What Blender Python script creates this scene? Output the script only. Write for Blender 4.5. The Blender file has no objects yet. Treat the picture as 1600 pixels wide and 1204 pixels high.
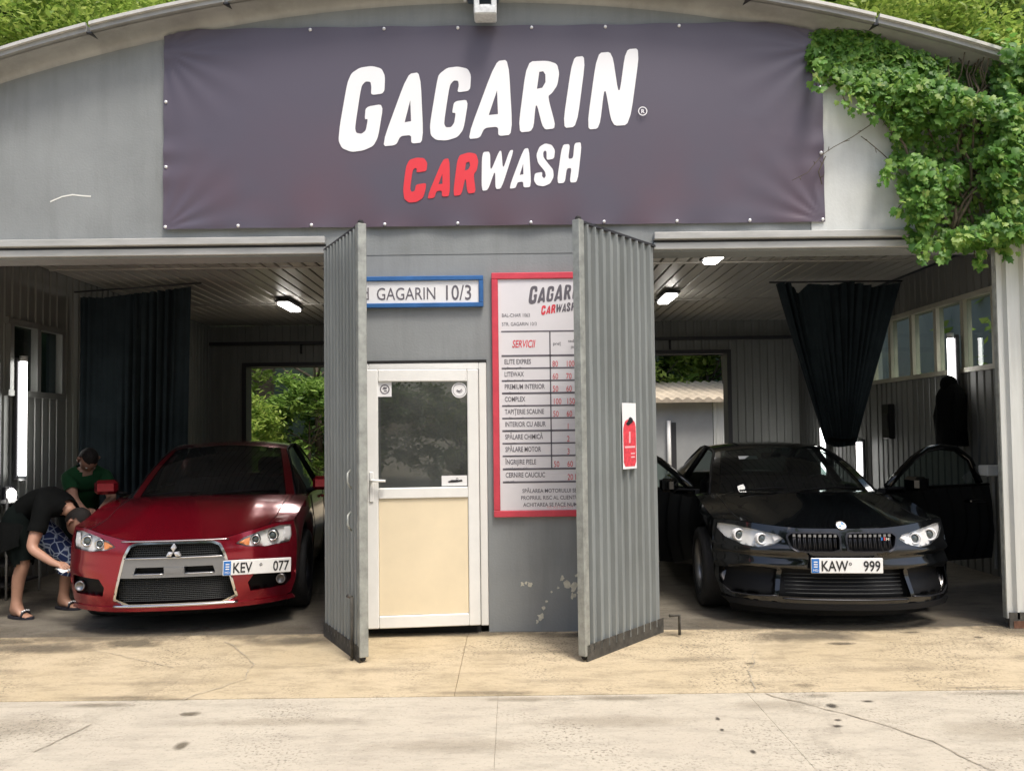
import bpy, bmesh, math, random
from mathutils import Vector, Matrix, noise
from mathutils.geometry import delaunay_2d_cdt
R = math.radians
random.seed(7)
SC = bpy.context.scene
COL = SC.collection

# ------------------------------------------------------------------ camera, sky, sun, exposure
cam_d = bpy.data.cameras.new('camera'); cam = bpy.data.objects.new('camera', cam_d); COL.objects.link(cam)
cam_d.sensor_width = 36.0; cam_d.lens = 36.0*1208/1600
cam_d.shift_y = 0.0193; cam_d.clip_end = 2000; cam_d.clip_start = 0.05
cam.matrix_world = Matrix.Translation((0, -5.85, 1.5)) @ Matrix.Rotation(R(92.0), 4, 'X') @ Matrix.Rotation(-0.012, 4, 'Z')
SC.camera = cam

SUN_ELEV, SUN_AZ = R(64), R(32)          # azimuth measured from straight behind the camera towards the right
wd = bpy.data.worlds.new('World'); SC.world = wd; wd.use_nodes = True
nt = wd.node_tree; nt.nodes.clear()
wo = nt.nodes.new('ShaderNodeOutputWorld'); bg = nt.nodes.new('ShaderNodeBackground')
sky = nt.nodes.new('ShaderNodeTexSky'); sky.sky_type = 'NISHITA'; sky.sun_disc = False
sky.sun_elevation = SUN_ELEV; sky.sun_rotation = math.pi - SUN_AZ
sky.air_density = 1.0; sky.dust_density = 4.0; sky.ozone_density = 0.7
bg.inputs['Strength'].default_value = 0.12
nt.links.new(sky.outputs[0], bg.inputs[0]); nt.links.new(bg.outputs[0], wo.inputs[0])
sl = bpy.data.lights.new('sun', 'SUN'); sl.energy = 1.5; sl.angle = R(14); sl.color = (1.0, 0.95, 0.87)
so = bpy.data.objects.new('sun', sl); COL.objects.link(so)
sdir = Vector((math.sin(SUN_AZ)*math.cos(SUN_ELEV), -math.cos(SUN_AZ)*math.cos(SUN_ELEV), math.sin(SUN_ELEV)))
so.rotation_euler = sdir.to_track_quat('Z', 'Y').to_euler(); so.location = sdir*30
SC.view_settings.view_transform = 'Standard'; SC.view_settings.look = 'None'
SC.view_settings.gamma = 1.0; SC.view_settings.use_curve_mapping = False
SC.view_settings.exposure = 0.98
SC.render.engine = 'CYCLES'
SC.cycles.max_bounces = 8; SC.cycles.transparent_max_bounces = 12
SC.cycles.use_denoising = True

# ------------------------------------------------------------------ materials
def material(name, col, rough=0.6, metal=0.0, vary=0.0, scale=4.0, bump=0.0, bscale=30.0, coat=0.0, spec=0.5,
             col2=None, detail=6.0, emit=0.0, stretch=(1, 1, 1), coord='Object', crough=0.04, streak=0.0, sscale=7.0):
    m = bpy.data.materials.new(name); m.use_nodes = True
    n = m.node_tree.nodes; l = m.node_tree.links; p = n['Principled BSDF']
    p.inputs['Base Color'].default_value = (*col, 1); p.inputs['Roughness'].default_value = rough
    p.inputs['Metallic'].default_value = metal; p.inputs['Specular IOR Level'].default_value = spec
    p.inputs['Coat Weight'].default_value = coat; p.inputs['Coat Roughness'].default_value = crough
    if emit:
        p.inputs['Emission Color'].default_value = (*col, 1); p.inputs['Emission Strength'].default_value = emit
    if vary or bump:
        tc = n.new('ShaderNodeTexCoord'); mp = n.new('ShaderNodeMapping'); mp.inputs['Scale'].default_value = stretch
        l.new(tc.outputs[coord], mp.inputs[0])
    if vary:
        t = n.new('ShaderNodeTexNoise'); t.inputs['Scale'].default_value = scale; t.inputs['Detail'].default_value = detail
        t.inputs['Roughness'].default_value = 0.65
        l.new(mp.outputs[0], t.inputs['Vector'])
        cr = n.new('ShaderNodeValToRGB'); cr.color_ramp.elements[0].position = 0.32; cr.color_ramp.elements[1].position = 0.68
        c2 = col2 or tuple(min(1, c*(1+vary)) for c in col); c1 = tuple(c*(1-vary) for c in col) if not col2 else col
        cr.color_ramp.elements[0].color = (*c1, 1); cr.color_ramp.elements[1].color = (*c2, 1)
        l.new(t.outputs[0], cr.inputs[0]); l.new(cr.outputs[0], p.inputs['Base Color'])
        mr = n.new('ShaderNodeMapRange'); mr.inputs[3].default_value = max(0.02, rough-0.1); mr.inputs[4].default_value = min(1, rough+0.1)
        l.new(t.outputs[0], mr.inputs[0]); l.new(mr.outputs[0], p.inputs['Roughness'])
    if streak:
        m2 = n.new('ShaderNodeMapping'); m2.inputs['Scale'].default_value = (1, 1, .10); l.new(tc.outputs[coord], m2.inputs[0])
        t3 = n.new('ShaderNodeTexNoise'); t3.inputs['Scale'].default_value = sscale; t3.inputs['Detail'].default_value = 7; t3.inputs['Roughness'].default_value = .7; l.new(m2.outputs[0], t3.inputs['Vector'])
        t4 = n.new('ShaderNodeTexNoise'); t4.inputs['Scale'].default_value = 1.1; t4.inputs['Detail'].default_value = 4; l.new(tc.outputs[coord], t4.inputs['Vector'])
        ml = n.new('ShaderNodeMath'); ml.operation = 'MULTIPLY'; l.new(t3.outputs[0], ml.inputs[0]); l.new(t4.outputs[0], ml.inputs[1])
        r3 = n.new('ShaderNodeMapRange'); r3.inputs[1].default_value = .22; r3.inputs[2].default_value = .36; r3.inputs[4].default_value = streak; l.new(ml.outputs[0], r3.inputs[0])
        x3 = n.new('ShaderNodeMix'); x3.data_type = 'RGBA'; l.new(r3.outputs[0], x3.inputs['Factor']); l.new(cr.outputs[0], x3.inputs['A']); x3.inputs['B'].default_value = (col[0]*.45, col[1]*.44, col[2]*.40, 1)
        l.new(x3.outputs['Result'], p.inputs['Base Color'])
    if bump:
        t2 = n.new('ShaderNodeTexNoise'); t2.inputs['Scale'].default_value = bscale; t2.inputs['Detail'].default_value = 5
        l.new(mp.outputs[0], t2.inputs['Vector'])
        b = n.new('ShaderNodeBump'); b.inputs['Strength'].default_value = bump; b.inputs['Distance'].default_value = 0.02
        l.new(t2.outputs[0], b.inputs['Height']); l.new(b.outputs[0], p.inputs['Normal'])
    return m

def leafmat(name, cols, trans=0.35, rough=0.5):
    m = bpy.data.materials.new(name); m.use_nodes = True
    n = m.node_tree.nodes; l = m.node_tree.links; p = n['Principled BSDF']
    g = n.new('ShaderNodeNewGeometry'); cr = n.new('ShaderNodeValToRGB')
    e = cr.color_ramp.elements
    while len(e) < len(cols): e.new(0.5)
    for i, c in enumerate(cols): e[i].position = i/(len(cols)-1); e[i].color = (*c, 1)
    l.new(g.outputs['Random Per Island'], cr.inputs[0]); l.new(cr.outputs[0], p.inputs['Base Color'])
    p.inputs['Roughness'].default_value = rough
    t = n.new('ShaderNodeBsdfTranslucent'); l.new(cr.outputs[0], t.inputs['Color'])
    mx = n.new('ShaderNodeMixShader'); mx.inputs[0].default_value = trans
    l.new(p.outputs[0], mx.inputs[1]); l.new(t.outputs[0], mx.inputs[2]); l.new(mx.outputs[0], n['Material Output'].inputs[0])
    return m

def glassmat(name, tint, refl=1.45, rough=0.0, dust=0.0):
    m = bpy.data.materials.new(name); m.use_nodes = True
    n = m.node_tree.nodes; l = m.node_tree.links; n.remove(n['Principled BSDF'])
    tr = n.new('ShaderNodeBsdfTransparent'); tr.inputs[0].default_value = (*tint, 1)
    gl = n.new('ShaderNodeBsdfGlossy'); gl.inputs['Roughness'].default_value = rough
    f0 = ((refl-1)/(refl+1))**2
    lw = n.new('ShaderNodeLayerWeight'); lw.inputs[0].default_value = .5
    pw = n.new('ShaderNodeMath'); pw.operation = 'POWER'; pw.inputs[1].default_value = 5; l.new(lw.outputs['Facing'], pw.inputs[0])
    fr = n.new('ShaderNodeMath'); fr.operation = 'MULTIPLY_ADD'; fr.inputs[1].default_value = 1-f0; fr.inputs[2].default_value = f0; l.new(pw.outputs[0], fr.inputs[0])
    mx = n.new('ShaderNodeMixShader'); l.new(fr.outputs[0], mx.inputs[0])
    l.new(tr.outputs[0], mx.inputs[1]); l.new(gl.outputs[0], mx.inputs[2]); out = mx
    if dust:
        df = n.new('ShaderNodeBsdfDiffuse'); df.inputs[0].default_value = (.42, .43, .42, 1)
        tc = n.new('ShaderNodeTexCoord'); t = n.new('ShaderNodeTexNoise'); t.inputs['Scale'].default_value = 3.5; t.inputs['Detail'].default_value = 6; l.new(tc.outputs['Object'], t.inputs['Vector'])
        q = n.new('ShaderNodeMath'); q.operation = 'MULTIPLY'; q.inputs[1].default_value = dust*2; l.new(t.outputs[0], q.inputs[0])
        out = n.new('ShaderNodeMixShader'); l.new(q.outputs[0], out.inputs[0]); l.new(mx.outputs[0], out.inputs[1]); l.new(df.outputs[0], out.inputs[2])
    l.new(out.outputs[0], n['Material Output'].inputs[0])
    return m

M = {}
M['plaster'] = material('grey_plaster', (.242, .258, .258), .75, streak=.24, vary=.10, scale=1.3, bump=.12, bscale=60)
M['plaster_low'] = material('office_plaster', (.250, .266, .270), .7, streak=.24, vary=.08, scale=1.6, bump=.10, bscale=60)
M['gable_pale'] = material('pale_gable', (.58, .60, .58), .65, streak=.24, vary=.10, scale=1.8, bump=.08, bscale=50)
M['chip'] = material('bare_plaster', (.62, .60, .50), .9, vary=.2, scale=30)
M['scuff'] = material('scuffed_paint', (.75, .75, .70), .8)
M['beam'] = material('beam_paint', (.42, .42, .40), .5, metal=.2, vary=.15, scale=3, stretch=(1, 6, 6))
M['steel_dark'] = material('dark_steel', (.05, .05, .055), .5, metal=.4)
M['gate'] = material('galvanised_sheet', (.27, .29, .285), .42, metal=.2, streak=.24, vary=.10, scale=2.0, stretch=(6, 6, .6))
M['gate_post'] = material('gate_post', (.33, .34, .31), .5, metal=.35, vary=.25, scale=14)
M['gate_light'] = material('pale_sheet', (.60, .61, .58), .45, metal=.15, streak=.24, vary=.08, scale=2.5, stretch=(6, 6, .6))
M['rubber'] = material('rubber', (.012, .012, .012), .8)
M['strip'] = material('dirty_strip', (.06, .055, .045), .85, vary=.5, scale=20)
M['rust'] = material('rust', (.12, .055, .03), .85, vary=.4, scale=25)
M['inside'] = material('interior_sheet', (.22, .225, .21), .5, metal=.2, vary=.12, scale=1.5, stretch=(4, 4, .7))
M['inside_r'] = material('interior_plain', (.165, .168, .158), .6, vary=.10, scale=1.2)
M['ceil'] = material('ceiling_sheet', (.50, .475, .43), .38, metal=.15, vary=.10, scale=2)
M['roof'] = material('roof_sheet', (.34, .34, .325), .5, metal=.2, streak=.24, vary=.15, scale=3)
M['roof_edge'] = material('roof_edge', (.55, .54, .50), .5, metal=.2, vary=.12, scale=6)
M['white_pvc'] = material('white_pvc', (.80, .80, .77), .35, vary=.04, scale=6)
M['cream_frame'] = material('cream_frame', (.42, .40, .32), .5, vary=.1, scale=6)
M['cream'] = material('cream_panel', (.80, .69, .49), .5, vary=.05, scale=2.5)
M['white'] = material('white_print', (.80, .80, .80), .5, vary=.03, scale=5)
M['white_letter'] = material('letter_white', (.82, .82, .83), .55)
M['red_letter'] = material('letter_red', (.70, .035, .05), .55)
M['red_frame'] = material('red_frame', (.62, .06, .09), .45, vary=.12, scale=9)
M['red_print'] = material('red_print', (.68, .06, .08), .5, vary=.25, scale=40)
M['pink_print'] = material('pink_print', (.78, .45, .47), .5)
M['blue_frame'] = material('blue_frame', (.035, .13, .34), .4, vary=.15, scale=8)
M['board'] = material('board_white', (.76, .74, .76), .45, vary=.03, scale=3)
M['black'] = material('black_print', (.015, .015, .018), .5)
M['grey_print'] = material('grey_print', (.13, .12, .14), .5)
M['chrome'] = material('chrome', (.72, .72, .72), .14, metal=1.0)
M['silver'] = material('silver_paint', (.30, .31, .33), .32, metal=.8)
M['tyre'] = material('tyre', (.014, .014, .015), .75, bump=.3, bscale=80)
M['rim'] = material('rim_metal', (.26, .26, .27), .34, metal=1.0)
M['rim_dark'] = material('dark_rim', (.05, .05, .055), .3, metal=.8)
M['car_black'] = material('black_trim', (.005, .005, .0055), .5, spec=.2)
M['mesh'] = material('grille_mesh', (.03, .033, .033), .5, metal=.3)
M['red_paint'] = material('red_paint', (.30, .0035, .018), .20, metal=.7, coat=1.0, spec=.45, crough=.12)
M['black_paint'] = material('black_paint', (.0022, .0025, .003), .12, coat=.7, spec=.4, crough=.02)
M['plate'] = material('plate_white', (.80, .80, .78), .4)
M['plate_blue'] = material('plate_blue', (.03, .17, .50), .4)
M['amber'] = material('amber', (.75, .25, .06), .3, coat=.6)
M['reflector'] = material('reflector', (.88, .88, .86), .25, metal=.1, coat=.5)
M['badge'] = material('badge_silver', (.62, .62, .64), .28, metal=.6)
M['lens'] = glassmat('lamp_cover', (.96, .96, .96), 1.45)
M['lens_ball'] = material('projector_lens', (.07, .09, .09), .05, coat=1.0)
M['carglass'] = glassmat('tinted_glass', (.20, .24, .23), 1.5, dust=.025)
M['clearglass'] = glassmat('clear_glass', (.72, .78, .75), 1.45)
M['doorpane'] = glassmat('car_door_glass', (.34, .42, .40), 1.75)
M['doorglass'] = glassmat('door_glass', (.50, .56, .53), 2.1, dust=.10)
M['interior'] = material('car_interior', (.018, .018, .02), .7)
M['curtain'] = material('navy_curtain', (.022, .031, .036), .85, spec=.08, vary=.2, scale=3, bump=.15, bscale=40)
M['bark'] = material('bark', (.11, .085, .06), .9, vary=.35, scale=8, bump=.6, bscale=18, stretch=(1, 1, .3))
M['stem'] = material('ivy_stem', (.10, .08, .05), .9, vary=.3, scale=20)
M['skin'] = material('skin', (.40, .22, .15), .5, vary=.06, scale=20)
M['skin_dark'] = material('skin_tanned', (.24, .125, .085), .5, vary=.06, scale=20)
M['hair'] = material('hair', (.012, .010, .009), .6, spec=.2, bump=.5, bscale=120)
M['tee_black'] = material('black_cotton', (.0045, .005, .005), .95, spec=.08, bump=.25, bscale=25)
M['tee_green'] = material('green_cotton', (.014, .055, .022), .9, spec=.08, bump=.25, bscale=25)
M['shorts_black'] = material('black_shorts', (.0045, .007, .0065), .9, spec=.08, bump=.2, bscale=25)
M['sandal'] = material('sandal', (.02, .02, .03), .6)
M['tube_light'] = material('tube_light', (1.0, .98, .95), .4, emit=6.0)
M['tube_dim'] = material('ceiling_tube_light', (1.0, .96, .9), .4, emit=11.0)
M['lamp_white'] = material('lamp_housing', (.62, .64, .64), .4, vary=.2, scale=30)
M['lamp_blue'] = material('lamp_bracket', (.07, .10, .14), .5)
M['hill'] = material('hill_soil', (.05, .075, .025), .95, vary=.5, scale=.6)
M['shed'] = material('shed_wall', (.30, .31, .31), .8, vary=.1, scale=1.5)
M['shed_roof'] = material('shed_roof', (.55, .47, .36), .8, vary=.2, scale=2)
M['grommet'] = material('grommet', (.80, .80, .80), .3, metal=.4)
M['leaf_a'] = leafmat('leaf_green', [(.09, .17, .035), (.15, .26, .05), (.22, .35, .07), (.30, .42, .10)], .45)
M['leaf_b'] = leafmat('leaf_bright', [(.17, .28, .05), (.26, .38, .07), (.37, .48, .10), (.46, .54, .15)], .5)
M['leaf_c'] = leafmat('leaf_dark', [(.03, .075, .022), (.05, .11, .03), (.075, .15, .04), (.10, .18, .05)], .4)
M['ivy'] = leafmat('ivy_leaf', [(.07, .17, .03), (.13, .29, .05), (.20, .40, .07), (.32, .48, .10)], .5, .5)
M['ivy_sunlit'] = leafmat('sunlit_ivy_leaf', [(.16, .24, .025), (.27, .34, .04), (.36, .40, .06)], .4, .5)  # sunlit yellow-green put into the colour of the ivy on the roof

# patterned shorts: blue cloth with pale squiggles
def pattern_mat():
    m = material('patterned_cloth', (.02, .045, .16), .85); n = m.node_tree.nodes; l = m.node_tree.links
    tc = n.new('ShaderNodeTexCoord'); v = n.new('ShaderNodeTexVoronoi'); v.feature = 'DISTANCE_TO_EDGE'; v.inputs['Scale'].default_value = 16
    l.new(tc.outputs['Object'], v.inputs['Vector'])
    cr = n.new('ShaderNodeValToRGB'); cr.color_ramp.elements[0].position = .03; cr.color_ramp.elements[1].position = .09
    cr.color_ramp.elements[0].color = (.42, .5, .62, 1); cr.color_ramp.elements[1].color = (.012, .03, .12, 1)
    l.new(v.outputs['Distance'], cr.inputs[0]); l.new(cr.outputs[0], n['Principled BSDF'].inputs['Base Color'])
    return m
M['pattern'] = pattern_mat()

# banner cloth: dark violet grey with a faint red print low down
def banner_mat():
    m = material('banner_cloth', (.07, .06, .08), .42, spec=.45); n = m.node_tree.nodes; l = m.node_tree.links
    tc = n.new('ShaderNodeTexCoord')
    t = n.new('ShaderNodeTexNoise'); t.inputs['Scale'].default_value = 1.1; t.inputs['Detail'].default_value = 3
    l.new(tc.outputs['Object'], t.inputs['Vector'])
    sx = n.new('ShaderNodeSeparateXYZ'); l.new(tc.outputs['Object'], sx.inputs[0])
    mr = n.new('ShaderNodeMapRange'); mr.inputs[1].default_value = 4.1; mr.inputs[2].default_value = 3.1; l.new(sx.outputs['Z'], mr.inputs[0])
    mu = n.new('ShaderNodeMath'); mu.operation = 'MULTIPLY'; l.new(mr.outputs[0], mu.inputs[0])
    cr = n.new('ShaderNodeValToRGB'); cr.color_ramp.elements[0].position = .42; cr.color_ramp.elements[1].position = .75
    cr.color_ramp.elements[0].color = (0, 0, 0, 1); cr.color_ramp.elements[1].color = (1, 1, 1, 1)
    l.new(t.outputs[0], cr.inputs[0]); l.new(cr.outputs[0], mu.inputs[1])
    mx = n.new('ShaderNodeMix'); mx.data_type = 'RGBA'; l.new(mu.outputs[0], mx.inputs['Factor'])
    mx.inputs['A'].default_value = (.094, .083, .112, 1); mx.inputs['B'].default_value = (.125, .073, .092, 1)
    l.new(mx.outputs['Result'], n['Principled BSDF'].inputs['Base Color'])
    return m
M['banner'] = banner_mat()

# concrete yard
def concrete(name, base, warm, stain_amt, spots):
    m = bpy.data.materials.new(name); m.use_nodes = True
    n = m.node_tree.nodes; l = m.node_tree.links; p = n['Principled BSDF']
    tc = n.new('ShaderNodeTexCoord')
    def noi(scale, detail=6, st=(1, 1, 1), rough=.6):
        mp = n.new('ShaderNodeMapping'); mp.inputs['Scale'].default_value = st; l.new(tc.outputs['Object'], mp.inputs[0])
        t = n.new('ShaderNodeTexNoise'); t.inputs['Scale'].default_value = scale; t.inputs['Detail'].default_value = detail
        t.inputs['Roughness'].default_value = rough; l.new(mp.outputs[0], t.inputs['Vector']); return t.outputs[0]
    def ramp(src, a, b):
        r = n.new('ShaderNodeMapRange'); r.inputs[1].default_value = a; r.inputs[2].default_value = b; l.new(src, r.inputs[0]); return r.outputs[0]
    def mix(fac, A, B):
        x = n.new('ShaderNodeMix'); x.data_type = 'RGBA'
        l.new(fac, x.inputs['Factor'])
        if isinstance(A, tuple): x.inputs['A'].default_value = (*A, 1)
        else: l.new(A, x.inputs['A'])
        if isinstance(B, tuple): x.inputs['B'].default_value = (*B, 1)
        else: l.new(B, x.inputs['B'])
        return x.outputs['Result']
    def mul(a, k):
        x = n.new('ShaderNodeMath'); x.operation = 'MULTIPLY'; l.new(a, x.inputs[0])
        if isinstance(k, float): x.inputs[1].default_value = k
        else: l.new(k, x.inputs[1])
        return x.outputs[0]
    c = mix(ramp(noi(.9), .35, .65), base, warm)
    c = mix(mul(ramp(noi(3.0, 9, (1, 2.8, 1), .72), .47, .66), stain_amt), c, tuple(v*.55 for v in base))
    c = mix(mul(ramp(noi(14, 6, (1, 2.2, 1), .7), .56, .70), .45), c, tuple(v*.5 for v in base))
    c = mix(mul(ramp(noi(60, 4), .58, .70), .55), c, tuple(v*.45 for v in base))
    c = mix(mul(ramp(noi(55, 6), .54, .64), mul(ramp(noi(1.0, 3), .48, .60), spots)), c, (.10, .085, .06))
    l.new(c, p.inputs['Base Color'])
    p.inputs['Roughness'].default_value = .88
    b = n.new('ShaderNodeBump'); b.inputs['Strength'].default_value = .55; b.inputs['Distance'].default_value = .012
    l.new(noi(38, 8), b.inputs['Height']); l.new(b.outputs[0], p.inputs['Normal'])
    return m
M['yard'] = concrete('yard_concrete', (.45, .40, .315), (.50, .45, .355), .42, .8)
M['apron'] = concrete('apron_concrete', (.46, .372, .235), (.52, .43, .29), .62, .9)
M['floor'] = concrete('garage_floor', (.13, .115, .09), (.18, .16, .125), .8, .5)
M['ground'] = concrete('ground', (.30, .26, .18), (.34, .30, .21), .6, .4)
def stain(name, col, amt, nscale):
    m = material(name, col, .9); n = m.node_tree.nodes; l = m.node_tree.links
    tc = n.new('ShaderNodeTexCoord'); mp = n.new('ShaderNodeMapping'); mp.inputs['Location'].default_value = (-.5, -.5, 0)
    l.new(tc.outputs['Generated'], mp.inputs[0]); ln = n.new('ShaderNodeVectorMath'); ln.operation = 'MULTIPLY'; ln.inputs[1].default_value = (1, 1, 0)
    l.new(mp.outputs[0], ln.inputs[0]); le = n.new('ShaderNodeVectorMath'); le.operation = 'LENGTH'; l.new(ln.outputs[0], le.inputs[0])
    t = n.new('ShaderNodeTexNoise'); t.inputs['Scale'].default_value = nscale; t.inputs['Detail'].default_value = 6; t.inputs['Roughness'].default_value = .7; l.new(tc.outputs['Object'], t.inputs['Vector'])
    a = n.new('ShaderNodeMath'); a.operation = 'MULTIPLY_ADD'; a.inputs[1].default_value = .55; l.new(t.outputs[0], a.inputs[0]); l.new(le.outputs[1], a.inputs[2])
    r = n.new('ShaderNodeMapRange'); r.inputs[1].default_value = .40; r.inputs[2].default_value = .66; r.inputs[3].default_value = amt; r.inputs[4].default_value = 0; l.new(a.outputs[0], r.inputs[0])
    l.new(r.outputs[0], n['Principled BSDF'].inputs['Alpha']); return m
M['crack'] = material('crack_dirt', (.37, .32, .24), .95, vary=.35, scale=30)
M['oil'] = stain('oil_stain', (.15, .125, .085), .75, 9)
M['damp'] = stain('damp_stain', (.13, .11, .08), .62, 4)
M['joint_dirt'] = stain('joint_dirt', (.20, .165, .11), .38, 8)
M['worn'] = stain('worn_patch', (.28, .235, .165), .22, 9)
M['hole'] = stain('dark_hole', (.06, .05, .038), .9, 18)

def tyre_mark_mat():
    m = material('tyre_mark', (.16, .135, .10), .9); n = m.node_tree.nodes; l = m.node_tree.links
    tc = n.new('ShaderNodeTexCoord'); t = n.new('ShaderNodeTexNoise'); t.inputs['Scale'].default_value = 5; t.inputs['Detail'].default_value = 7; t.inputs['Roughness'].default_value = .75; l.new(tc.outputs['Object'], t.inputs['Vector'])
    r = n.new('ShaderNodeMapRange'); r.inputs[1].default_value = .45; r.inputs[2].default_value = .75; r.inputs[4].default_value = .22; l.new(t.outputs[0], r.inputs[0]); l.new(r.outputs[0], n['Principled BSDF'].inputs['Alpha']); return m
M['tyre_mark'] = tyre_mark_mat()
# ------------------------------------------------------------------ mesh helpers
class MB:
    def __init__(s): s.v = []; s.f = []; s.sm = []
    def add(s, v, f, smooth=False):
        o = len(s.v); s.v.extend([tuple(p) for p in v]); s.f.extend([tuple(i+o for i in q) for q in f]); s.sm.extend([smooth]*len(f)); return s
    def box(s, x0, x1, y0, y1, z0, z1, mat=None):
        v = [(x, y, z) for z in (z0, z1) for y in (y0, y1) for x in (x0, x1)]
        if mat: v = [mat @ Vector(p) for p in v]
        return s.add(v, [(0, 2, 3, 1), (4, 5, 7, 6), (0, 1, 5, 4), (2, 6, 7, 3), (0, 4, 6, 2), (1, 3, 7, 5)])
    def bbox(s, x0, x1, y0, y1, z0, z1, b=.01, mat=None):      # chamfered box
        v = []
        for sx, sy, sz in [(i, j, k) for k in (0, 1) for j in (0, 1) for i in (0, 1)]:
            X = (x0, x1)[sx]; Y = (y0, y1)[sy]; Z = (z0, z1)[sz]
            dx = b*(1-2*sx); dy = b*(1-2*sy); dz = b*(1-2*sz)
            v += [(X, Y+dy, Z+dz), (X+dx, Y, Z+dz), (X+dx, Y+dy, Z)]
        bm = bmesh.new(); vs = [bm.verts.new(p) for p in v]
        bmesh.ops.convex_hull(bm, input=vs); bm.normal_update()
        bm.verts.index_update()
        vv = [p.co.copy() for p in bm.verts]; ff = [[q.index for q in f.verts] for f in bm.faces]; bm.free()
        if mat: vv = [mat @ p for p in vv]
        return s.add(vv, ff)
    def tube(s, pts, r, n=8, smooth=True, caps=True):
        pts = [Vector(p) for p in pts]; rr = r if isinstance(r, (list, tuple)) else [r]*len(pts)
        v = []; up = None
        for i, p in enumerate(pts):
            d = (pts[min(i+1, len(pts)-1)] - pts[max(i-1, 0)]).normalized()
            a = d.orthogonal().normalized() if up is None else (up - d*up.dot(d)).normalized()
            up = a; b = d.cross(a)
            for k in range(n):
                t = 2*math.pi*k/n; v.append(p + a*(rr[i]*math.cos(t)) + b*(rr[i]*math.sin(t)))
        f = []
        for i in range(len(pts)-1):
            for k in range(n): f.append((i*n+k, i*n+(k+1) % n, (i+1)*n+(k+1) % n, (i+1)*n+k))
        s.add(v, f, smooth)
        if caps:
            o = len(s.v)-len(v); s.f += [tuple(o+k for k in reversed(range(n))), tuple(o+(len(pts)-1)*n+k for k in range(n))]; s.sm += [False, False]
        return s
    def lathe(s, prof, n=24, mat=None, smooth=True, closed=False):      # prof: (r, h) about local y axis
        v = []; m = len(prof)
        for k in range(n):
            t = 2*math.pi*k/n
            for r, h in prof: v.append(Vector((r*math.cos(t), h, r*math.sin(t))))
        if mat: v = [mat @ p for p in v]
        f = []
        for k in range(n):
            k2 = (k+1) % n
            for i in range(m if closed else m-1):
                j = (i+1) % m; f.append((k*m+i, k*m+j, k2*m+j, k2*m+i))
        return s.add(v, f, smooth)
    def grid(s, rows, smooth=True, flip=False):
        nr, nc = len(rows), len(rows[0]); v = [p for r in rows for p in r]; f = []
        for i in range(nr-1):
            for j in range(nc-1):
                q = (i*nc+j, i*nc+j+1, (i+1)*nc+j+1, (i+1)*nc+j); f.append(q[::-1] if flip else q)
        return s.add(v, f, smooth)
    def ball(s, c, r, sc=(1, 1, 1), n=12, m=8):
        v = [Vector((0, 0, 1))]
        for i in range(1, m):
            a = math.pi*i/m
            for k in range(n): v.append(Vector((math.sin(a)*math.cos(2*math.pi*k/n), math.sin(a)*math.sin(2*math.pi*k/n), math.cos(a))))
        v.append(Vector((0, 0, -1)))
        f = [(0, 1+k, 1+(k+1) % n) for k in range(n)]
        for i in range(m-2):
            for k in range(n): f.append((1+i*n+k, 1+(i+1)*n+k, 1+(i+1)*n+(k+1) % n, 1+i*n+(k+1) % n))
        b = 1+(m-2)*n; f += [(b+k, len(v)-1, b+(k+1) % n) for k in range(n)]
        return s.add([Vector(c)+Vector((p.x*r*sc[0], p.y*r*sc[1], p.z*r*sc[2])) for p in v], f, True)
    def build(s, name, mat, parent=None, kind=None, loc=None):
        me = bpy.data.meshes.new(name); me.from_pydata(s.v, [], s.f)
        for p, k in zip(me.polygons, s.sm): p.use_smooth = k
        for mm in (mat if isinstance(mat, list) else [mat]): me.materials.append(mm)
        o = bpy.data.objects.new(name, me); COL.objects.link(o)
        if parent: o.parent = parent
        if kind: o['kind'] = kind
        if loc: o.location = loc
        return o
def tag(o, label, cat, group=None):
    o['label'] = label; o['category'] = cat
    if group: o['group'] = group
    return o
def thing(name, label, cat, loc=(0, 0, 0), rz=0, group=None):
    o = bpy.data.objects.new(name, None); COL.objects.link(o); o.location = loc; o.rotation_euler = (0, 0, rz)
    o.empty_display_size = .2
    return tag(o, label, cat, group)
def struct(o): o['kind'] = 'structure'; return o
def dup(o, parent=None):
    c = o.copy(); COL.objects.link(c)
    if parent: c.parent = parent
    for ch in list(o.children): dup(ch, c)
    return c

def inside(p, poly):
    x, y = p; r = False; n = len(poly)
    for i in range(n):
        x0, y0 = poly[i]; x1, y1 = poly[i-1]
        if (y0 > y) != (y1 > y) and x < (x1-x0)*(y-y0)/(y1-y0)+x0: r = not r
    return r
def densify(poly, step):
    o = []
    for i, a in enumerate(poly):
        b = poly[(i+1) % len(poly)]; n = max(1, int(math.hypot(b[0]-a[0], b[1]-a[1])/step))
        for k in range(n): o.append((a[0]+(b[0]-a[0])*k/n, a[1]+(b[1]-a[1])*k/n))
    return o
def chaikin(poly, n=1, k=.25):
    for _ in range(n):
        o = []
        for i, a in enumerate(poly):
            b = poly[(i+1) % len(poly)]
            o += [(a[0]+(b[0]-a[0])*k, a[1]+(b[1]-a[1])*k), (a[0]+(b[0]-a[0])*(1-k), a[1]+(b[1]-a[1])*(1-k))]
        poly = o
    return poly
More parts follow.
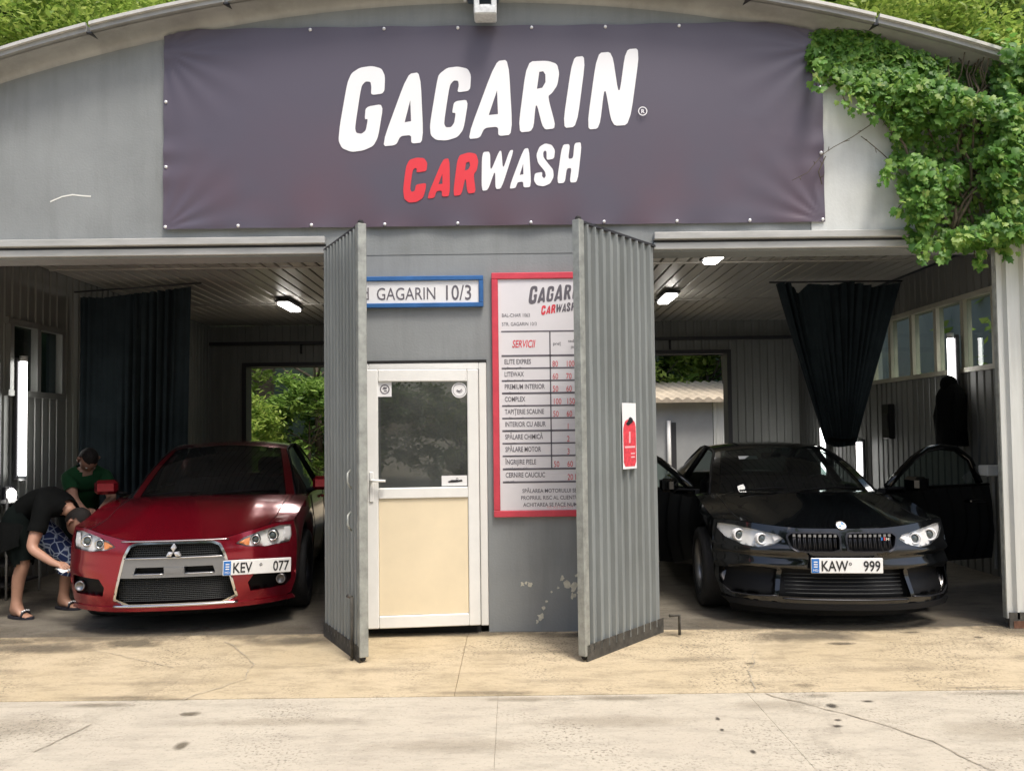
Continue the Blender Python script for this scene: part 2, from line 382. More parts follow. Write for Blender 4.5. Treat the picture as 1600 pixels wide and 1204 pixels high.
def tri2d(outer, holes=(), step=None):
    """triangulated 2-D region, with interior points every `step`"""
    pts = []; edges = []
    for loop in [outer]+list(holes):
        o = len(pts); pts += [Vector(p) for p in loop]; edges += [(o+i, o+(i+1) % len(loop)) for i in range(len(loop))]
    if step:
        xs = [p[0] for p in outer]; ys = [p[1] for p in outer]
        nx = int((max(xs)-min(xs))/step)+1; ny = int((max(ys)-min(ys))/step)+1
        for i in range(nx+1):
            for j in range(ny+1):
                q = (min(xs)+(i+.5*(j % 2))*step, min(ys)+j*step)
                if inside(q, outer) and not any(inside(q, h) for h in holes): pts.append(Vector(q))
    v, e, f, *_ = delaunay_2d_cdt(pts, edges, [], 0, 1e-6)
    out = []
    for t in f:
        c = sum((v[i] for i in t), Vector((0, 0)))/len(t)
        if inside(c, outer) and not any(inside(c, h) for h in holes): out.append(tuple(t))
    return [tuple(p) for p in v], out
def plate(mb, outer, y0, y1, holes=(), step=None):
    """solid slab in the x-z plane between y0 (front) and y1"""
    v, f = tri2d(outer, holes, step)
    mb.add([(a, y0, b) for a, b in v], f); mb.add([(a, y1, b) for a, b in v], [t[::-1] for t in f])
    for loop in [outer]+list(holes):
        n = len(loop)
        mb.add([(a, y0, b) for a, b in loop]+[(a, y1, b) for a, b in loop], [(i, (i+1) % n, n+(i+1) % n, n+i) for i in range(n)])
    return mb
def text(mb, s, x, z, h, y=0., align='LEFT', sx=1., shear=0., bold=0., rot=0., xf=None):
    c = bpy.data.curves.new('t', 'FONT'); c.body = s; c.size = h/.73; c.align_x = align; c.shear = shear; c.offset = bold*h
    c.resolution_u = 3
    o = bpy.data.objects.new('t', c); me = bpy.data.meshes.new_from_object(o)
    cr, sr = math.cos(rot), math.sin(rot)
    vv = []
    for p in me.vertices:
        a, b = p.co.x*sx, p.co.y
        q = (x+a*cr-b*sr, y, z+a*sr+b*cr); vv.append(xf(q) if xf else q)
    mb.add(vv, [tuple(p.vertices) for p in me.polygons])
    bpy.data.objects.remove(o); bpy.data.curves.remove(c); bpy.data.meshes.remove(me)
    return mb

def corr_profile(w, pitch, rib, depth, side=.35):
    """trapezoid rib profile along x: list of (x, y)"""
    p = [(0, 0)]; x = pitch*.5; side = .62 if depth > .025 else side
    while x + rib*.5 < w:
        a = rib*.5; b = a*(1-side)
        p += [(x-a, 0), (x-b, -depth), (x+b, -depth), (x+a, 0)]; x += pitch
    p.append((w, 0)); return p
def corr(mb, org, du, w, z0, z1, pitch=.1, rib=.03, depth=.014, thick=0.002):
    """ribbed sheet standing from z0 to z1, running from org along du; ribs towards the right hand of du (du rotated -90)"""
    du = Vector((du[0], du[1], 0)).normalized(); dn = Vector((-du.y, du.x, 0))
    pr = corr_profile(w, pitch, rib, depth)
    for off in (0, thick):
        rows = [[Vector((org[0], org[1], z)) + du*x + dn*(y+off) for x, y in pr] for z in (z0, z1)]
        mb.grid(rows, smooth=False)
    return mb

# ------------------------------------------------------------------ ground
def sheet(name, poly, z, mat, thick=0, step=None):
    mb = MB(); v, f = tri2d(poly, (), step)
    mb.add([(a, b, z) for a, b in v], f)
    if thick:
        n = len(poly); mb.add([(a, b, z) for a, b in poly]+[(a, b, z-thick) for a, b in poly], [(i, n+i, n+(i+1) % n, (i+1) % n) for i in range(n)])
    return struct(mb.build(name, mat))
def rect(x0, x1, y0, y1): return [(x0, y0), (x1, y0), (x1, y1), (x0, y1)]
sheet('ground', rect(-400, 400, -400, 400), -.06, M['ground'])
# front yard slabs, split by the joints one sees running towards the camera
xs = [-14, -9.5, -5.2, -.10, 1.32, 5.0, 9.5, 14]
yard = struct(thing('yard_pavement', '', '')); del yard['label']; del yard['category']
for a, b in zip(xs, xs[1:]):
    mb = MB(); mb.bbox(a+.0003, b-.0003, -14, -1.385, -.055, 0, .002); mb.build('slab', M['yard'], yard)
apron = struct(thing('apron_pavement', '', '')); del apron['label']; del apron['category']
for a, b in zip([-14, -6.0, -.35, 3.9, 14], [-6.0, -.35, 3.9, 14]):
    mb = MB(); mb.bbox(a+.001, b-.001, -1.38, .02, -.05, .004, .003); mb.build('slab', M['apron'], apron)
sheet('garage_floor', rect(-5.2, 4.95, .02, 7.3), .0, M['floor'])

# cracks, tyre marks, oil stains: flat marks on the concrete
def ribbon(pts, w, z, name, mat, jit=.3):
    mb = MB(); rows = []
    P = []
    for i in range(len(pts)-1):
        a, b = Vector(pts[i]), Vector(pts[i+1]); n = max(2, int((b-a).length/.03))
        for k in range(n): P.append(a+(b-a)*k/n)
    P.append(Vector(pts[-1]))
    for i, p in enumerate(P):
        d = (P[min(i+1, len(P)-1)]-P[max(i-1, 0)]).normalized(); nn = Vector((-d.y, d.x))
        ww = w*(1+jit*random.uniform(-1, 1)); q = p+nn*((.035 if w < .05 else .01)*noise.noise((p.x*5, p.y*5, 0))+(.012 if w < .05 else 0)*noise.noise((p.x*23, p.y*23, 3)))
        rows.append([(q.x-nn.x*ww/2, q.y-nn.y*ww/2, z), (q.x+nn.x*ww/2, q.y+nn.y*ww/2, z)])
    mb.grid(rows, smooth=False); return struct(mb.build(name, mat))
def blob(x, y, rx, ry, z, name, mat, seed=0, n=28):
    pl = []
    for k in range(n):
        t = 2*math.pi*k/n; r = 1+.45*noise.noise((math.cos(t)*1.3+seed, math.sin(t)*1.3, seed*3.1))
        pl.append((x+rx*r*math.cos(t), y+ry*r*math.sin(t)))
    return sheet(name, pl, z, mat)
for i, (x, y, a, b_) in enumerate([(-4.2, .12, 1.0, .30), (-3.0, .05, 1.1, .34), (-2.0, .10, .8, .30), (1.7, .15, .8, .26), (2.6, .06, 1.1, .30), (3.4, .18, .7, .30), (-3.4, -.28, .7, .22), (2.2, -.22, .6, .18), (-1.6, -.2, .5, .2), (3.9, -.1, .7, .25), (-.4, -.06, 1.2, .12), (.5, -.1, .9, .12)]):
    blob(x, y, a, b_, .0065+.0004*i, 'damp_stain', M['damp'], i*1.31)
for i in range(26):
    random.seed(100+i); x = random.uniform(-4.4, 4.2); blob(x, random.uniform(-1.50, -1.27), random.uniform(.10, .5), random.uniform(.02, .07), .0066+.00012*i, 'joint_dirt', M['joint_dirt'], i*2.17, 16)
for i, (x, y, a, b_) in enumerate([(-3.4, -.85, .5, .10), (-2.2, -1.1, .7, .07), (-.9, -.9, .6, .08), (.3, -1.15, .5, .06), (1.2, -.75, .5, .09), (2.3, -1.0, .7, .08), (3.4, -.8, .5, .10), (0.0, -.55, .6, .07), (-1.3, -1.75, .7, .10), (.5, -1.8, .6, .12), (2.4, -2.0, .5, .2), (-2.6, -1.8, .5, .25), (-.4, -2.1, .6, .15), (1.4, -1.6, .3, .12)]):
    blob(x, y, a, b_, .0068+.0003*i, 'worn_patch', M['worn'], i*1.77+5)
random.seed(7)
for pts in ([(-1.95, .3), (-2.05, -.5), (-2.2, -1.4), (-2.5, -2.8)], [(-3.25, .3), (-3.5, -.5), (-3.9, -1.5)], [(1.75, .3), (1.72, -.5), (1.6, -1.4), (1.45, -2.6)], [(3.15, .3), (3.25, -.5), (3.45, -1.5), (3.7, -2.6)]):
    ribbon(pts, .17, .0062, 'tyre_mark', M['tyre_mark'], .12)
ribbon([(1.62, -.6), (1.45, -1.0), (1.36, -1.38)], 0.0077, .0085, 'crack', M['crack'], .6)
ribbon([(1.42, -1.4), (1.75, -1.75), (2.0, -2.1), (2.1, -2.6)], 0.0088, .0045, 'crack', M['crack'], .5)
ribbon([(-2.22, -1.75), (-2.28, -1.95), (-2.3, -2.1)], 0.0066, .0045, 'crack', M['crack'], .7)
ribbon([(-2.1, -.15), (-1.7, -.75), (-1.65, -1.05), (-1.9, -1.4)], 0.0055, .0085, 'crack', M['crack'], .7)
ribbon([(-3.0, -.35), (-2.5, -.62), (-2.2, -.8)], 0.0044, .0085, 'crack', M['crack'], .7)
blob(-2.75, -.2, .36, .16, .0085, 'oil_stain', M['oil'], 1.1)
blob(-3.75, -.12, .30, .10, .0085, 'oil_stain', M['oil'], 2.3)
blob(-4.0, -.42, .14, .07, .0085, 'oil_stain', M['oil'], 3.7)
blob(-1.75, -1.62, .085, .045, .0045, 'oil_stain', M['oil'], 4.2)
blob(-1.62, -2.05, .05, .06, .0045, 'oil_stain', M['oil'], 9.2)
for i, (x, y, a, b) in enumerate([(1.72, -1.62, .05, .05), (1.93, -1.55, .05, .02), (1.05, -1.78, .018, .03), (1.03, -1.93, .015, .02), (1.62, -1.9, .04, .02), (1.1, -2.2, .02, .03), (1.66, -1.82, .03, .018)]):
    blob(x, y, a, b, .0045, 'dark_spot', M['hole'], i*1.7, 14)
for i, (x, y, a, b) in enumerate([(2.25, -.42, .16, .05), (1.5, -.85, .05, .03), (2.9, -.15, .12, .025), (4.0, -.95, .12, .05), (3.3, -.3, .05, .03)]):
    blob(x, y, a, b, .0085, 'oil_stain', M['oil'], i*2.7+11, 18)

# ------------------------------------------------------------------ the building
YB = 7.2; XL, XR = -5.1, 4.85; CEIL = 3.35
def roofz(x): return 4.88 - .043*(x+.2)**2
B = thing('car_wash_building', 'grey plastered car wash garage with two drive-through bays under a curved metal roof', 'building')
arc = [(x, roofz(x)) for x in [XR+.15-(XR+.15-XL+.15)*i/40 for i in range(41)]]
mb = MB(); plate(mb, [(XL-.15, 2.86), (-1.5, 2.86), (1.2, 2.86), (XR+.15, 2.86)]+arc, .0, .22); mb.build('gable_wall', M['plaster'], B)
mb = MB(); plate(mb, [(-1.40, 0), (-1.13, 0), (-1.13, 2.045), (-.19, 2.045), (-.19, 0), (1.09, 0), (1.09, 2.858), (-1.40, 2.858)], .003, .22); w = mb.build('office_wall', M['plaster_low'], B)
for xa, xb in ((XL-.15, -4.62), (3.76, XR+.15)): mb = MB(); mb.box(xa, xb, .002, .12, 0, 2.858); mb.build('corner_wall', M['plaster_low'], B)
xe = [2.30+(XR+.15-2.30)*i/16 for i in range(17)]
mb = MB(); plate(mb, [(x, roofz(x)-.004) for x in reversed(xe)]+[(2.30, 3.003), (XR+.15, 3.003)], -.008, -.0005); mb.build('gable_pale_layer', M['gable_pale'], B)  # paler layer over the right part of the gable
# chipped paint low on the office wall, scuff on the gable
mb = MB(); rnd = random.Random(3)
for (x, z, r) in [(.06, .36, .018), (.09, .37, .012), (.12, .36, .02), (.36, .40, .02), (.40, .36, .03), (.45, .33, .035), (.44, .27, .025), (.50, .30, .03), (.20, .12, .03), (.22, .18, .016), (.24, .23, .012), (.17, .08, .014), (.28, .30, .01), (.33, .33, .012), (.53, .36, .03), (.47, .42, .014)]:
    n = 11; pl = []
    for k in range(n):
        t = 2*math.pi*k/n; q = r*rnd.uniform(.4, 1.15); pl.append((x+q*math.cos(t), z+q*1.1*math.sin(t)))
    plate(mb, pl, .0005, .004)
mb.build('chipped_paint', M['chip'], B, 'stuff')
mb = MB(); P = [(-3.51, 3.300), (-3.42, 3.338), (-3.34, 3.352), (-3.26, 3.342), (-3.20, 3.338)]
plate(mb, [(x, z+.006) for x, z in P]+[(x, z-.004) for x, z in reversed(P)], -.002, .004); mb.build('paint_scuff', M['scuff'], B)
# roof: arched sheets with joints, proud edge
edges = [-5.45, -4.2, -3.12, -2.10, -1.1, -.05, 1.0, 1.80, 2.75, 3.8, 5.2]
for a, b in zip(edges, edges[1:]):
    n = 6; X = [a+.012+(b-a-.024)*i/n for i in range(n+1)]
    mb = MB(); up = [(x, roofz(x)+.055) for x in X]; lo = [(x, roofz(x)+.005) for x in reversed(X)]
    plate(mb, up+lo, -.20, YB+.3)
    o = mb.build('roof_sheet', M['roof'], B)
    mb = MB(); plate(mb, [(x, roofz(x)+.064) for x in X]+[(x, roofz(x)+.040) for x in reversed(X)], -.222, -.2005); mb.build('edge_trim', M['roof_edge'], o)
    mb = MB(); xa = a; plate(mb, [(xa-.02, roofz(xa)-.006), (xa+.02, roofz(xa)-.006), (xa+.02, roofz(xa)+.003), (xa-.02, roofz(xa)+.003)], -.19, -.002); mb.build('joint_strip', M['steel_dark'], o)
# rounded soffit under the overhang
mb = MB(); n = 40
rows = []
for i in range(n+1):
    x = -5.3+10.4*i/n; rows.append([(x, -.17+.17*math.sin(t), roofz(x)-.002-.07*(1-math.cos(t))) for t in (0, R(30), R(55), R(75), R(89))])
mb.grid(rows, True); mb.build('soffit', M['roof'], B)
# lintel rails over both bays
for x0, x1 in ((-4.62, -1.402), (1.092, 3.74)):
    mb = MB(); mb.bbox(x0, x1, -.05, -.001, 2.945, 3.000, .005); mb.build('lintel_rail', M['beam'], B)
    mb = MB(); mb.bbox(x0, x1, -.025, -.001, 2.872, 2.925, .004); mb.build('lintel_rail', M['beam'], B)
    mb = MB(); mb.box(x0, x1, -.012, -.001, 2.926, 2.944); mb.build('rail_gap', M['steel_dark'], B)
# side, back and partition walls (ribbed sheet)
def ribwall(name, segs, mat, parent=B, **k):
    mb = MB()
    for org, du, w, z0, z1 in segs: corr(mb, org, du, w, z0, z1, **k)
    return mb.build(name, mat, parent)
K = dict(pitch=.13, rib=.04, depth=.016)
WY0, WY1, WZ0, WZ1 = 1.35, 4.55, 2.13, 2.86
ribwall('side_wall', [((XR, .22), (0, 1), WY0-.22, 0, CEIL), ((XR, WY0), (0, 1), WY1-WY0, 0, WZ0), ((XR, WY0), (0, 1), WY1-WY0, WZ1, CEIL), ((XR, WY1), (0, 1), YB-WY1, 0, CEIL)], M['inside_r'], **K)
LY0, LY1, LZ0, LZ1 = 1.95, 2.85, 1.99, 2.66
ribwall('side_wall', [((XL, YB), (0, -1), YB-LY1, 0, CEIL), ((XL, LY1), (0, -1), LY1-LY0, 0, LZ0), ((XL, LY1), (0, -1), LY1-LY0, LZ1, CEIL), ((XL, LY0), (0, -1), LY0-.22, 0, CEIL)], M['inside'], **K)
mb = MB(); mb.box(XR+.03, XR+.15, .22, WY0, 0, CEIL); mb.box(XR+.03, XR+.15, WY1, YB+.2, 0, CEIL); mb.box(XR+.03, XR+.15, WY0, WY1, 0, WZ0-.002); mb.box(XR+.03, XR+.15, WY0, WY1, WZ1+.002, CEIL)
mb.box(XL-.15, XL-.03, .22, LY0, 0, CEIL); mb.box(XL-.15, XL-.03, LY1, YB+.2, 0, CEIL); mb.box(XL-.15, XL-.03, LY0, LY1, 0, LZ0-.002); mb.box(XL-.15, XL-.03, LY0, LY1, LZ1+.002, CEIL)
mb.build('outer_wall', M['plaster_low'], B)
ribwall('partition_wall', [((-1.40, .22), (0, 1), YB-.22, 0, CEIL)], M['inside'], **K)
ribwall('partition_wall', [((1.09, YB), (0, -1), YB-.22, 0, CEIL)], M['inside'], **K)
BZL, BZR = 2.65, 2.78; BL0, BL1, BR0, BR1 = -4.47, -1.9, 1.35, 3.63
ribwall('back_wall', [((BL0-.63, YB), (1, 0), .63, 0, CEIL), ((BL0, YB), (1, 0), BL1-BL0, BZL, CEIL), ((BL1, YB), (1, 0), BR0-BL1, 0, CEIL), ((BR0, YB), (1, 0), BR1-BR0, BZR, CEIL), ((BR1, YB), (1, 0), XR-BR1, 0, CEIL)], M['inside'], **K)
mb = MB()
for a, b, z in ((XL, BL0, 0), (BL0, BL1, BZL), (BL1, BR0, 0), (BR0, BR1, BZR), (BR1, XR, 0)): mb.box(a+.001, b-.001, YB+.03, YB+.2, z, CEIL)
mb.build('back_wall', M['plaster_low'], B)
for a, b, z in ((BL0, BL1, BZL), (BR0, BR1, BZR)):
    mb = MB(); mb.box(a-.07, a, YB-.06, YB+.21, 0, z); mb.box(b, b+.07, YB-.06, YB+.21, 0, z); mb.box(a-.07, b+.07, YB-.06, YB+.21, z, z+.07); mb.build('back_door_frame', M['steel_dark'], B)
for a, b in ((XL+.02, -1.42), (1.11, XR-.02)):
    mb = MB(); mb.box(a, b, YB-.10, YB-.04, 3.02, 3.07); mb.build('back_rail', M['steel_dark'], B)
    mb = MB(); mb.tube([(a+(b-a)*.42, YB-.07, 3.02), (a+(b-a)*.42, YB-.07, 2.86)], .018); mb.build('rail_hanger', M['steel_dark'], B)
# ceiling of narrow sheets with open joints
mb = MB(); mb.box(XL-.15, XR+.15, .225, YB+.2, CEIL+.03, CEIL+.06); cb = mb.build('ceiling_deck', M['steel_dark'], B)
pm = None; x = XL+.01; i = 0
while x+.15 < XR:
    if x+.15 < -1.38 or x > 1.08 or True:
        if pm is None:
            mb = MB(); mb.bbox(0, .132, .23, YB, 0, .028, .006); o = mb.build('ceiling_panel', M['ceil'], B); pm = o
        else:
            o = pm.copy(); COL.objects.link(o)
        o.location = (x, 0, CEIL+.001*((i*7) % 3))
    x += .15; i += 1
for y in (2.6, 5.0):
    mb = MB(); mb.box(XL+.02, -1.42, y, y+.04, CEIL-.016, CEIL-.001); mb.box(1.11, XR-.02, y, y+.04, CEIL-.016, CEIL-.001); mb.build('ceiling_batten', M['ceil'], B)
# right strip window
w = MB()
w.box(XR-.03, XR+.10, WY0-.05, WY1+.05, WZ1, WZ1+.05)
win = w.build('strip_window', M['cream_frame'], B)
w = MB(); w.box(XR-.03, XR+.10, WY0-.05, WY1+.05, WZ0-.05, WZ0); w.build('sill', M['cream_frame'], win)
ny = 6
for i in range(ny+1):
    y = WY0+(WY1-WY0)*i/ny; mb = MB(); mb.box(XR-.01, XR+.08, y-.03, y+.03, WZ0+.001, WZ1-.001); mb.build('mullion', M['cream_frame'], win)
for i in range(ny):
    y0 = WY0+(WY1-WY0)*i/ny; y1 = WY0+(WY1-WY0)*(i+1)/ny; mb = MB(); mb.box(XR+.03, XR+.036, y0+.031, y1-.031, WZ0+.002, WZ1-.002); mb.build('pane', M['clearglass'], win)
# left window
w = MB(); w.box(XL-.10, XL+.04, LY0-.05, LY1+.05, LZ1, LZ1+.06); win = w.build('window', M['inside'], B)
w = MB(); w.box(XL-.10, XL+.05, LY0-.05, LY1+.05, LZ0-.06, LZ0); w.build('sill', M['inside'], win)
for y in (LY0, (LY0+LY1)/2, LY1): mb = MB(); mb.box(XL-.05, XL+.05, y-.03, y+.03, LZ0+.001, LZ1-.001); mb.build('mullion', M['inside'], win)
for y0, y1 in ((LY0, (LY0+LY1)/2), ((LY0+LY1)/2, LY1)): mb = MB(); mb.box(XL-.03, XL-.024, y0+.031, y1-.031, LZ0+.002, LZ1-.002); mb.build('pane', M['carglass'], win)

# ---- gate leaves
def gate(hx, hy, tx, ty, mat, label, flip, pitch=.088, bolt=True, z0=.06, z1=2.895, rib=.03):
    w = math.hypot(tx-hx, ty-hy); ang = math.atan2(ty-hy, tx-hx)
    g = bpy.data.objects.new('gate_leaf', None); COL.objects.link(g); g.parent = B; g['label'] = label
    g.location = (hx, hy, 0); g.rotation_euler = (0, 0, ang)
    s = 1 if flip else -1             # side of the leaf (local y) that carries the ribs
    mb = MB()
    if flip: corr(mb, (w-.055, .0), (-1, 0), w-.06, z0, z1-.01, pitch=pitch, rib=rib, depth=.030)
    else: corr(mb, (.005, .0), (1, 0), w-.06, z0, z1-.01, pitch=pitch, rib=rib, depth=.030)
    mb.build('ribbed_sheet', mat, g)
    mb = MB(); mb.bbox(w-.055, w, -.03, .03, z0-.02, z1+.01, .004); mb.build('edge_post', M['gate_post'] if mat is M['gate'] else mat, g)
    mb = MB(); mb.box(0, .04, -s*.045, -s*.004, z0, z1-.012) if s > 0 else mb.box(0, .04, .004, .045, z0, z1-.012); mb.build('hinge_post', M['gate_post'], g)
    mb = MB(); mb.box(.0, w-.056, min(s*.022, -s*.03), max(s*.022, -s*.03), z1-.008, z1+.008); mb.build('top_rail', M['steel_dark'], g)
    mb = MB(); mb.box(.0, w-.02, min(s*.024, s*.03), max(s*.024, s*.03), .004, z0+.05); mb.box(.0, w-.06, -.02, .02, z0-.03, z0-.001); mb.build('bottom_strip', M['strip'], g)
    mb = MB(); mb.ball((w-.03, 0, z1+.018), .022); mb.ball((w-.0275, 0, z0-.03), .02); mb.build('end_cap', M['rubber'], g)
    return g, w
gl, wl = gate(-1.395, -.03, -.985, -.74, M['gate'], 'narrow ribbed steel gate leaf swung open beside the door, left of it', False, pitch=.075)
gr, wr = gate(1.085, -.03, .435, -.77, M['gate'], 'ribbed steel gate leaf with a red poster, swung open in front of the price board', True)
mb = MB(); mb.tube([(wl-.10, -.05, .42), (wl-.10, -.05, .012)], .011); mb.tube([(wl-.10, -.05, .42), (wl-.16, -.06, .42)], .011); mb.build('drop_bolt', M['strip'], gl)
mb = MB()
for k in range(2): mb.tube([(wl-.13, -.045, .98+k*.28), (wl-.10, -.075, .96+k*.28), (wl-.09, -.08, .90+k*.28), (wl-.10, -.05, .86+k*.28)], .007)
mb.build('lock_hook', M['gate_post'], gl)
mb = MB(); mb.tube([(.05, .19, .02), (.05, .19, .16), (.12, .15, .165)], .011); mb.build('drop_bolt', M['strip'], gr)
g3, w3 = gate(3.66, -.05, 4.95, -.05, M['gate_light'], 'pale ribbed steel gate leaf folded flat against the right end of the facade', False, pitch=.13, z0=.075, rib=.045)
mb = MB(); mb.box(.03, 1.2, -.034, .03, .005, .062); mb.build('rusty_base', M['rust'], g3)

# ---- entrance door (slightly open), in the office wall
dr = bpy.data.objects.new('entrance_door', None); COL.objects.link(dr); dr.parent = B; dr['label'] = 'white plastic door, glass above and cream panel below, standing ajar'
dr.location = (-.205, -.012, 0)
mb = MB(); mb.bbox(-.045, .012, .0, .07, .06, 2.032, .004); mb.bbox(-.92, -.878, .0, .07, .06, 2.032, .004); mb.bbox(-.877, -.046, .0, .07, 1.978, 2.032, .004); mb.build('jamb', M['white_pvc'], dr)
mb = MB(); mb.box(-.93, .015, -.003, .10, 2.034, 2.052); mb.build('reveal_gap', M['rubber'], dr)
mb = MB(); mb.box(-.877, -.046, .02, .10, .0, .075); mb.build('threshold', M['rubber'], dr)
leaf = bpy.data.objects.new('door_leaf', None)
# the leaf is a set of sub-parts sharing one swing; each carries the same rotation
SW = Matrix.Translation((-.05, -.004, 0)) @ Matrix.Rotation(R(5.5), 4, 'Z')
def dpart(name, mb, mat):
    o = mb.build(name, mat, dr); o.matrix_local = SW; return o
bpy.data.objects.remove(leaf)
DW = .83
mb = MB()
mb.bbox(-.085, 0, -.05, .0, .075, 1.975, .006); mb.bbox(-DW, -DW+.085, -.05, .0, .075, 1.975, .006)
mb.bbox(-DW+.086, -.086, -.05, 0, 1.885, 1.975, .006); mb.bbox(-DW+.086, -.086, -.05, 0, 1.02, 1.10, .006); mb.bbox(-DW+.086, -.086, -.05, 0, .075, .165, .006)
dpart('door_frame', mb, M['white_pvc'])
mb = MB(); mb.box(-DW+.086, -.086, -.03, -.022, 1.101, 1.884); dpart('door_glass', mb, M['doorglass'])
mb = MB(); mb.bbox(-DW+.086, -.086, -.036, -.016, .166, 1.019, .004); dpart('cream_panel', mb, M['cream'])
mb = MB(); mb.bbox(-DW+.02, -DW+.05, -.06, -.05, 1.0, 1.22, .004); mb.tube([(-DW+.035, -.06, 1.16), (-DW+.035, -.095, 1.16), (-DW+.14, -.095, 1.155)], .010); dpart('door_handle', mb, M['white_pvc'])
def decal(name, mbs, label, cat, mats, loc):
    root = thing(name, label, cat); root.matrix_world = Matrix.Translation((-.205, -.012, 0)) @ SW @ Matrix.Translation(loc)
    for nm, m_, mt in mbs: m_.build(nm, mt, root)
    return root
def ring(mb, x, z, r0, r1, y, n=24, a0=0, a1=360):
    v = []; f = []
    for k in range(n+1):
        t = R(a0+(a1-a0)*k/n); v += [(x+r0*math.cos(t), y, z+r0*math.sin(t)), (x+r1*math.cos(t), y, z+r1*math.sin(t))]
    mb.add(v, [(2*k, 2*k+1, 2*k+3, 2*k+2) for k in range(n)]); return mb
def disc(x, z, r, n=24): return [(x+r*math.cos(2*math.pi*k/n), z+r*math.sin(2*math.pi*k/n)) for k in range(n)]
a = MB(); plate(a, [(-.05, -.055), (.05, -.055), (.05, .055), (-.05, .055)], -.002, 0)
b = MB(); ring(b, 0, 0, .028, .036, -.0035); plate(b, [(-.018, .0), (.012, .0), (.018, .014), (-.008, .018)], -.004, -.003); plate(b, [(-.006, -.016), (.016, -.016), (.016, -.008), (-.006, -.008)], -.004, -.003)
decal('notice_sticker', [('paper', a, M['white']), ('print', b, M['grey_print'])], 'square white sticker with a pictogram on the door glass, handle side', 'sticker', None, (-DW+.135, -.031, 1.83))
a = MB(); plate(a, disc(0, 0, .058), -.002, 0)
b = MB(); ring(b, 0, 0, .046, .049, -.0035); ring(b, 0, .006, .022, .026, -.0035, 16, 200, 340); plate(b, [(-.02, -.004), (.0, -.014), (.022, .004), (.018, .009), (.0, -.005), (-.018, .004)], -.004, -.003)
decal('round_sticker', [('paper', a, M['white']), ('print', b, M['grey_print'])], 'round white sticker in the hinge-side top corner of the door glass', 'sticker', None, (-.142, -.031, 1.82))
a = MB(); plate(a, [(-.095, -.038), (.095, -.038), (.095, .038), (-.095, .038)], -.002, 0)
b = MB(); plate(b, [(-.05, -.005), (-.02, .006), (.03, .004), (.055, .008), (.06, -.006), (.02, -.012), (-.04, -.014)], -.004, -.003); ring(b, .02, .012, .006, .009, -.0035, 10)
decal('car_sign', [('paper', a, M['white']), ('print', b, M['black'])], 'small white sign with a black car drawing at the bottom of the door glass', 'sign', None, (-.185, -.031, 1.145))
mb = MB(); mb.bbox(-.03, .03, .05, .11, -.035, .035, .01); mb.tube([(-.03, .08, -.0), (-.075, .08, .0)], .014)
o = thing('office_camera', 'small white camera seen hanging behind the door glass', 'camera', (-.74, .45, 1.60)); mb.build('camera_body', M['white_pvc'], o)
mb = MB(); mb.tube([(.0, .08, .03), (.0, .08, .12), (0, .8, .14)], .008); mb.build('arm', M['white_pvc'], o)
# office room behind the door
mb = MB(); mb.box(-1.37, 1.06, 1.6, 1.65, 0, CEIL); mb.box(-.60, -.54, .3, 1.6, 0, 2.4); mb.build('office_inner_wall', M['plaster_low'], B)

# ------------------------------------------------------------------ banner
bn = thing('banner', 'large dark violet car wash banner laced across the gable', 'banner', (0, 0, 0))
BX0, BX1, BZ0, BZ1 = -2.635, 2.40, 3.07, 4.615
def bz_top(x): return min(BZ1, roofz(x)-.06)
def bdepth(x, z):
    u = (x-BX0)/(BX1-BX0); d = .028+.012*noise.noise((x*.8, z*.8, 1))
    for cx, cz, sg in ((BX0, BZ0, 1), (BX1, BZ0, -1), (BX0, 4.45, 1), (BX1, 4.42, -1)):   # tension folds from the corners
        dx, dz = (x-cx)*sg, abs(z-cz); r = math.hypot(dx, dz)
        if r < .75: t = math.atan2(dz, dx); d += .008*math.exp(-r*3.2)*math.sin(t*16)*min(1, r*8)
    e = min(x-BX0, BX1-x)
    if e < .35: d += .006*math.exp(-e*9)*math.sin(z*19+math.sin(z*7)*2)
    f = min(z-BZ0, bz_top(x)-z)
    if f < .25: d += .006*math.exp(-f*12)*math.sin(x*12)
    return -max(.012, d)
nx, nz = 220, 76; rows = []
for j in range(nz+1):
    row = []
    for i in range(nx+1):
        x = BX0+(BX1-BX0)*i/nx; z = BZ0+(bz_top(x)-BZ0)*j/nz; row.append((x, bdepth(x, z), z))
    rows.append(row)
mb = MB(); mb.grid(rows); mb.build('cloth', M['banner'], bn)
mb = MB(); G0 = None
gpts = [(BX0+.02+(BX1-BX0-.04)*k/9, BZ0+.018) for k in range(10)] + [(-1.51+k*.565, BZ1-.02) for k in range(6)] + [(BX0+.02, 3.55), (BX0+.02, 4.05), (BX1-.02, 3.6), (BX1-.02, 4.1)]
for x, z in gpts:
    if G0 is None:
        mb = MB(); mb.lathe([(.0, -.009), (.007, -.009), (.012, -.005), (.013, 0.004)], 10); G0 = o = mb.build('grommet', M['grommet'], bn)
    else: o = G0.copy(); COL.objects.link(o)
    o.location = (x, bdepth(x, z)-.003, z)
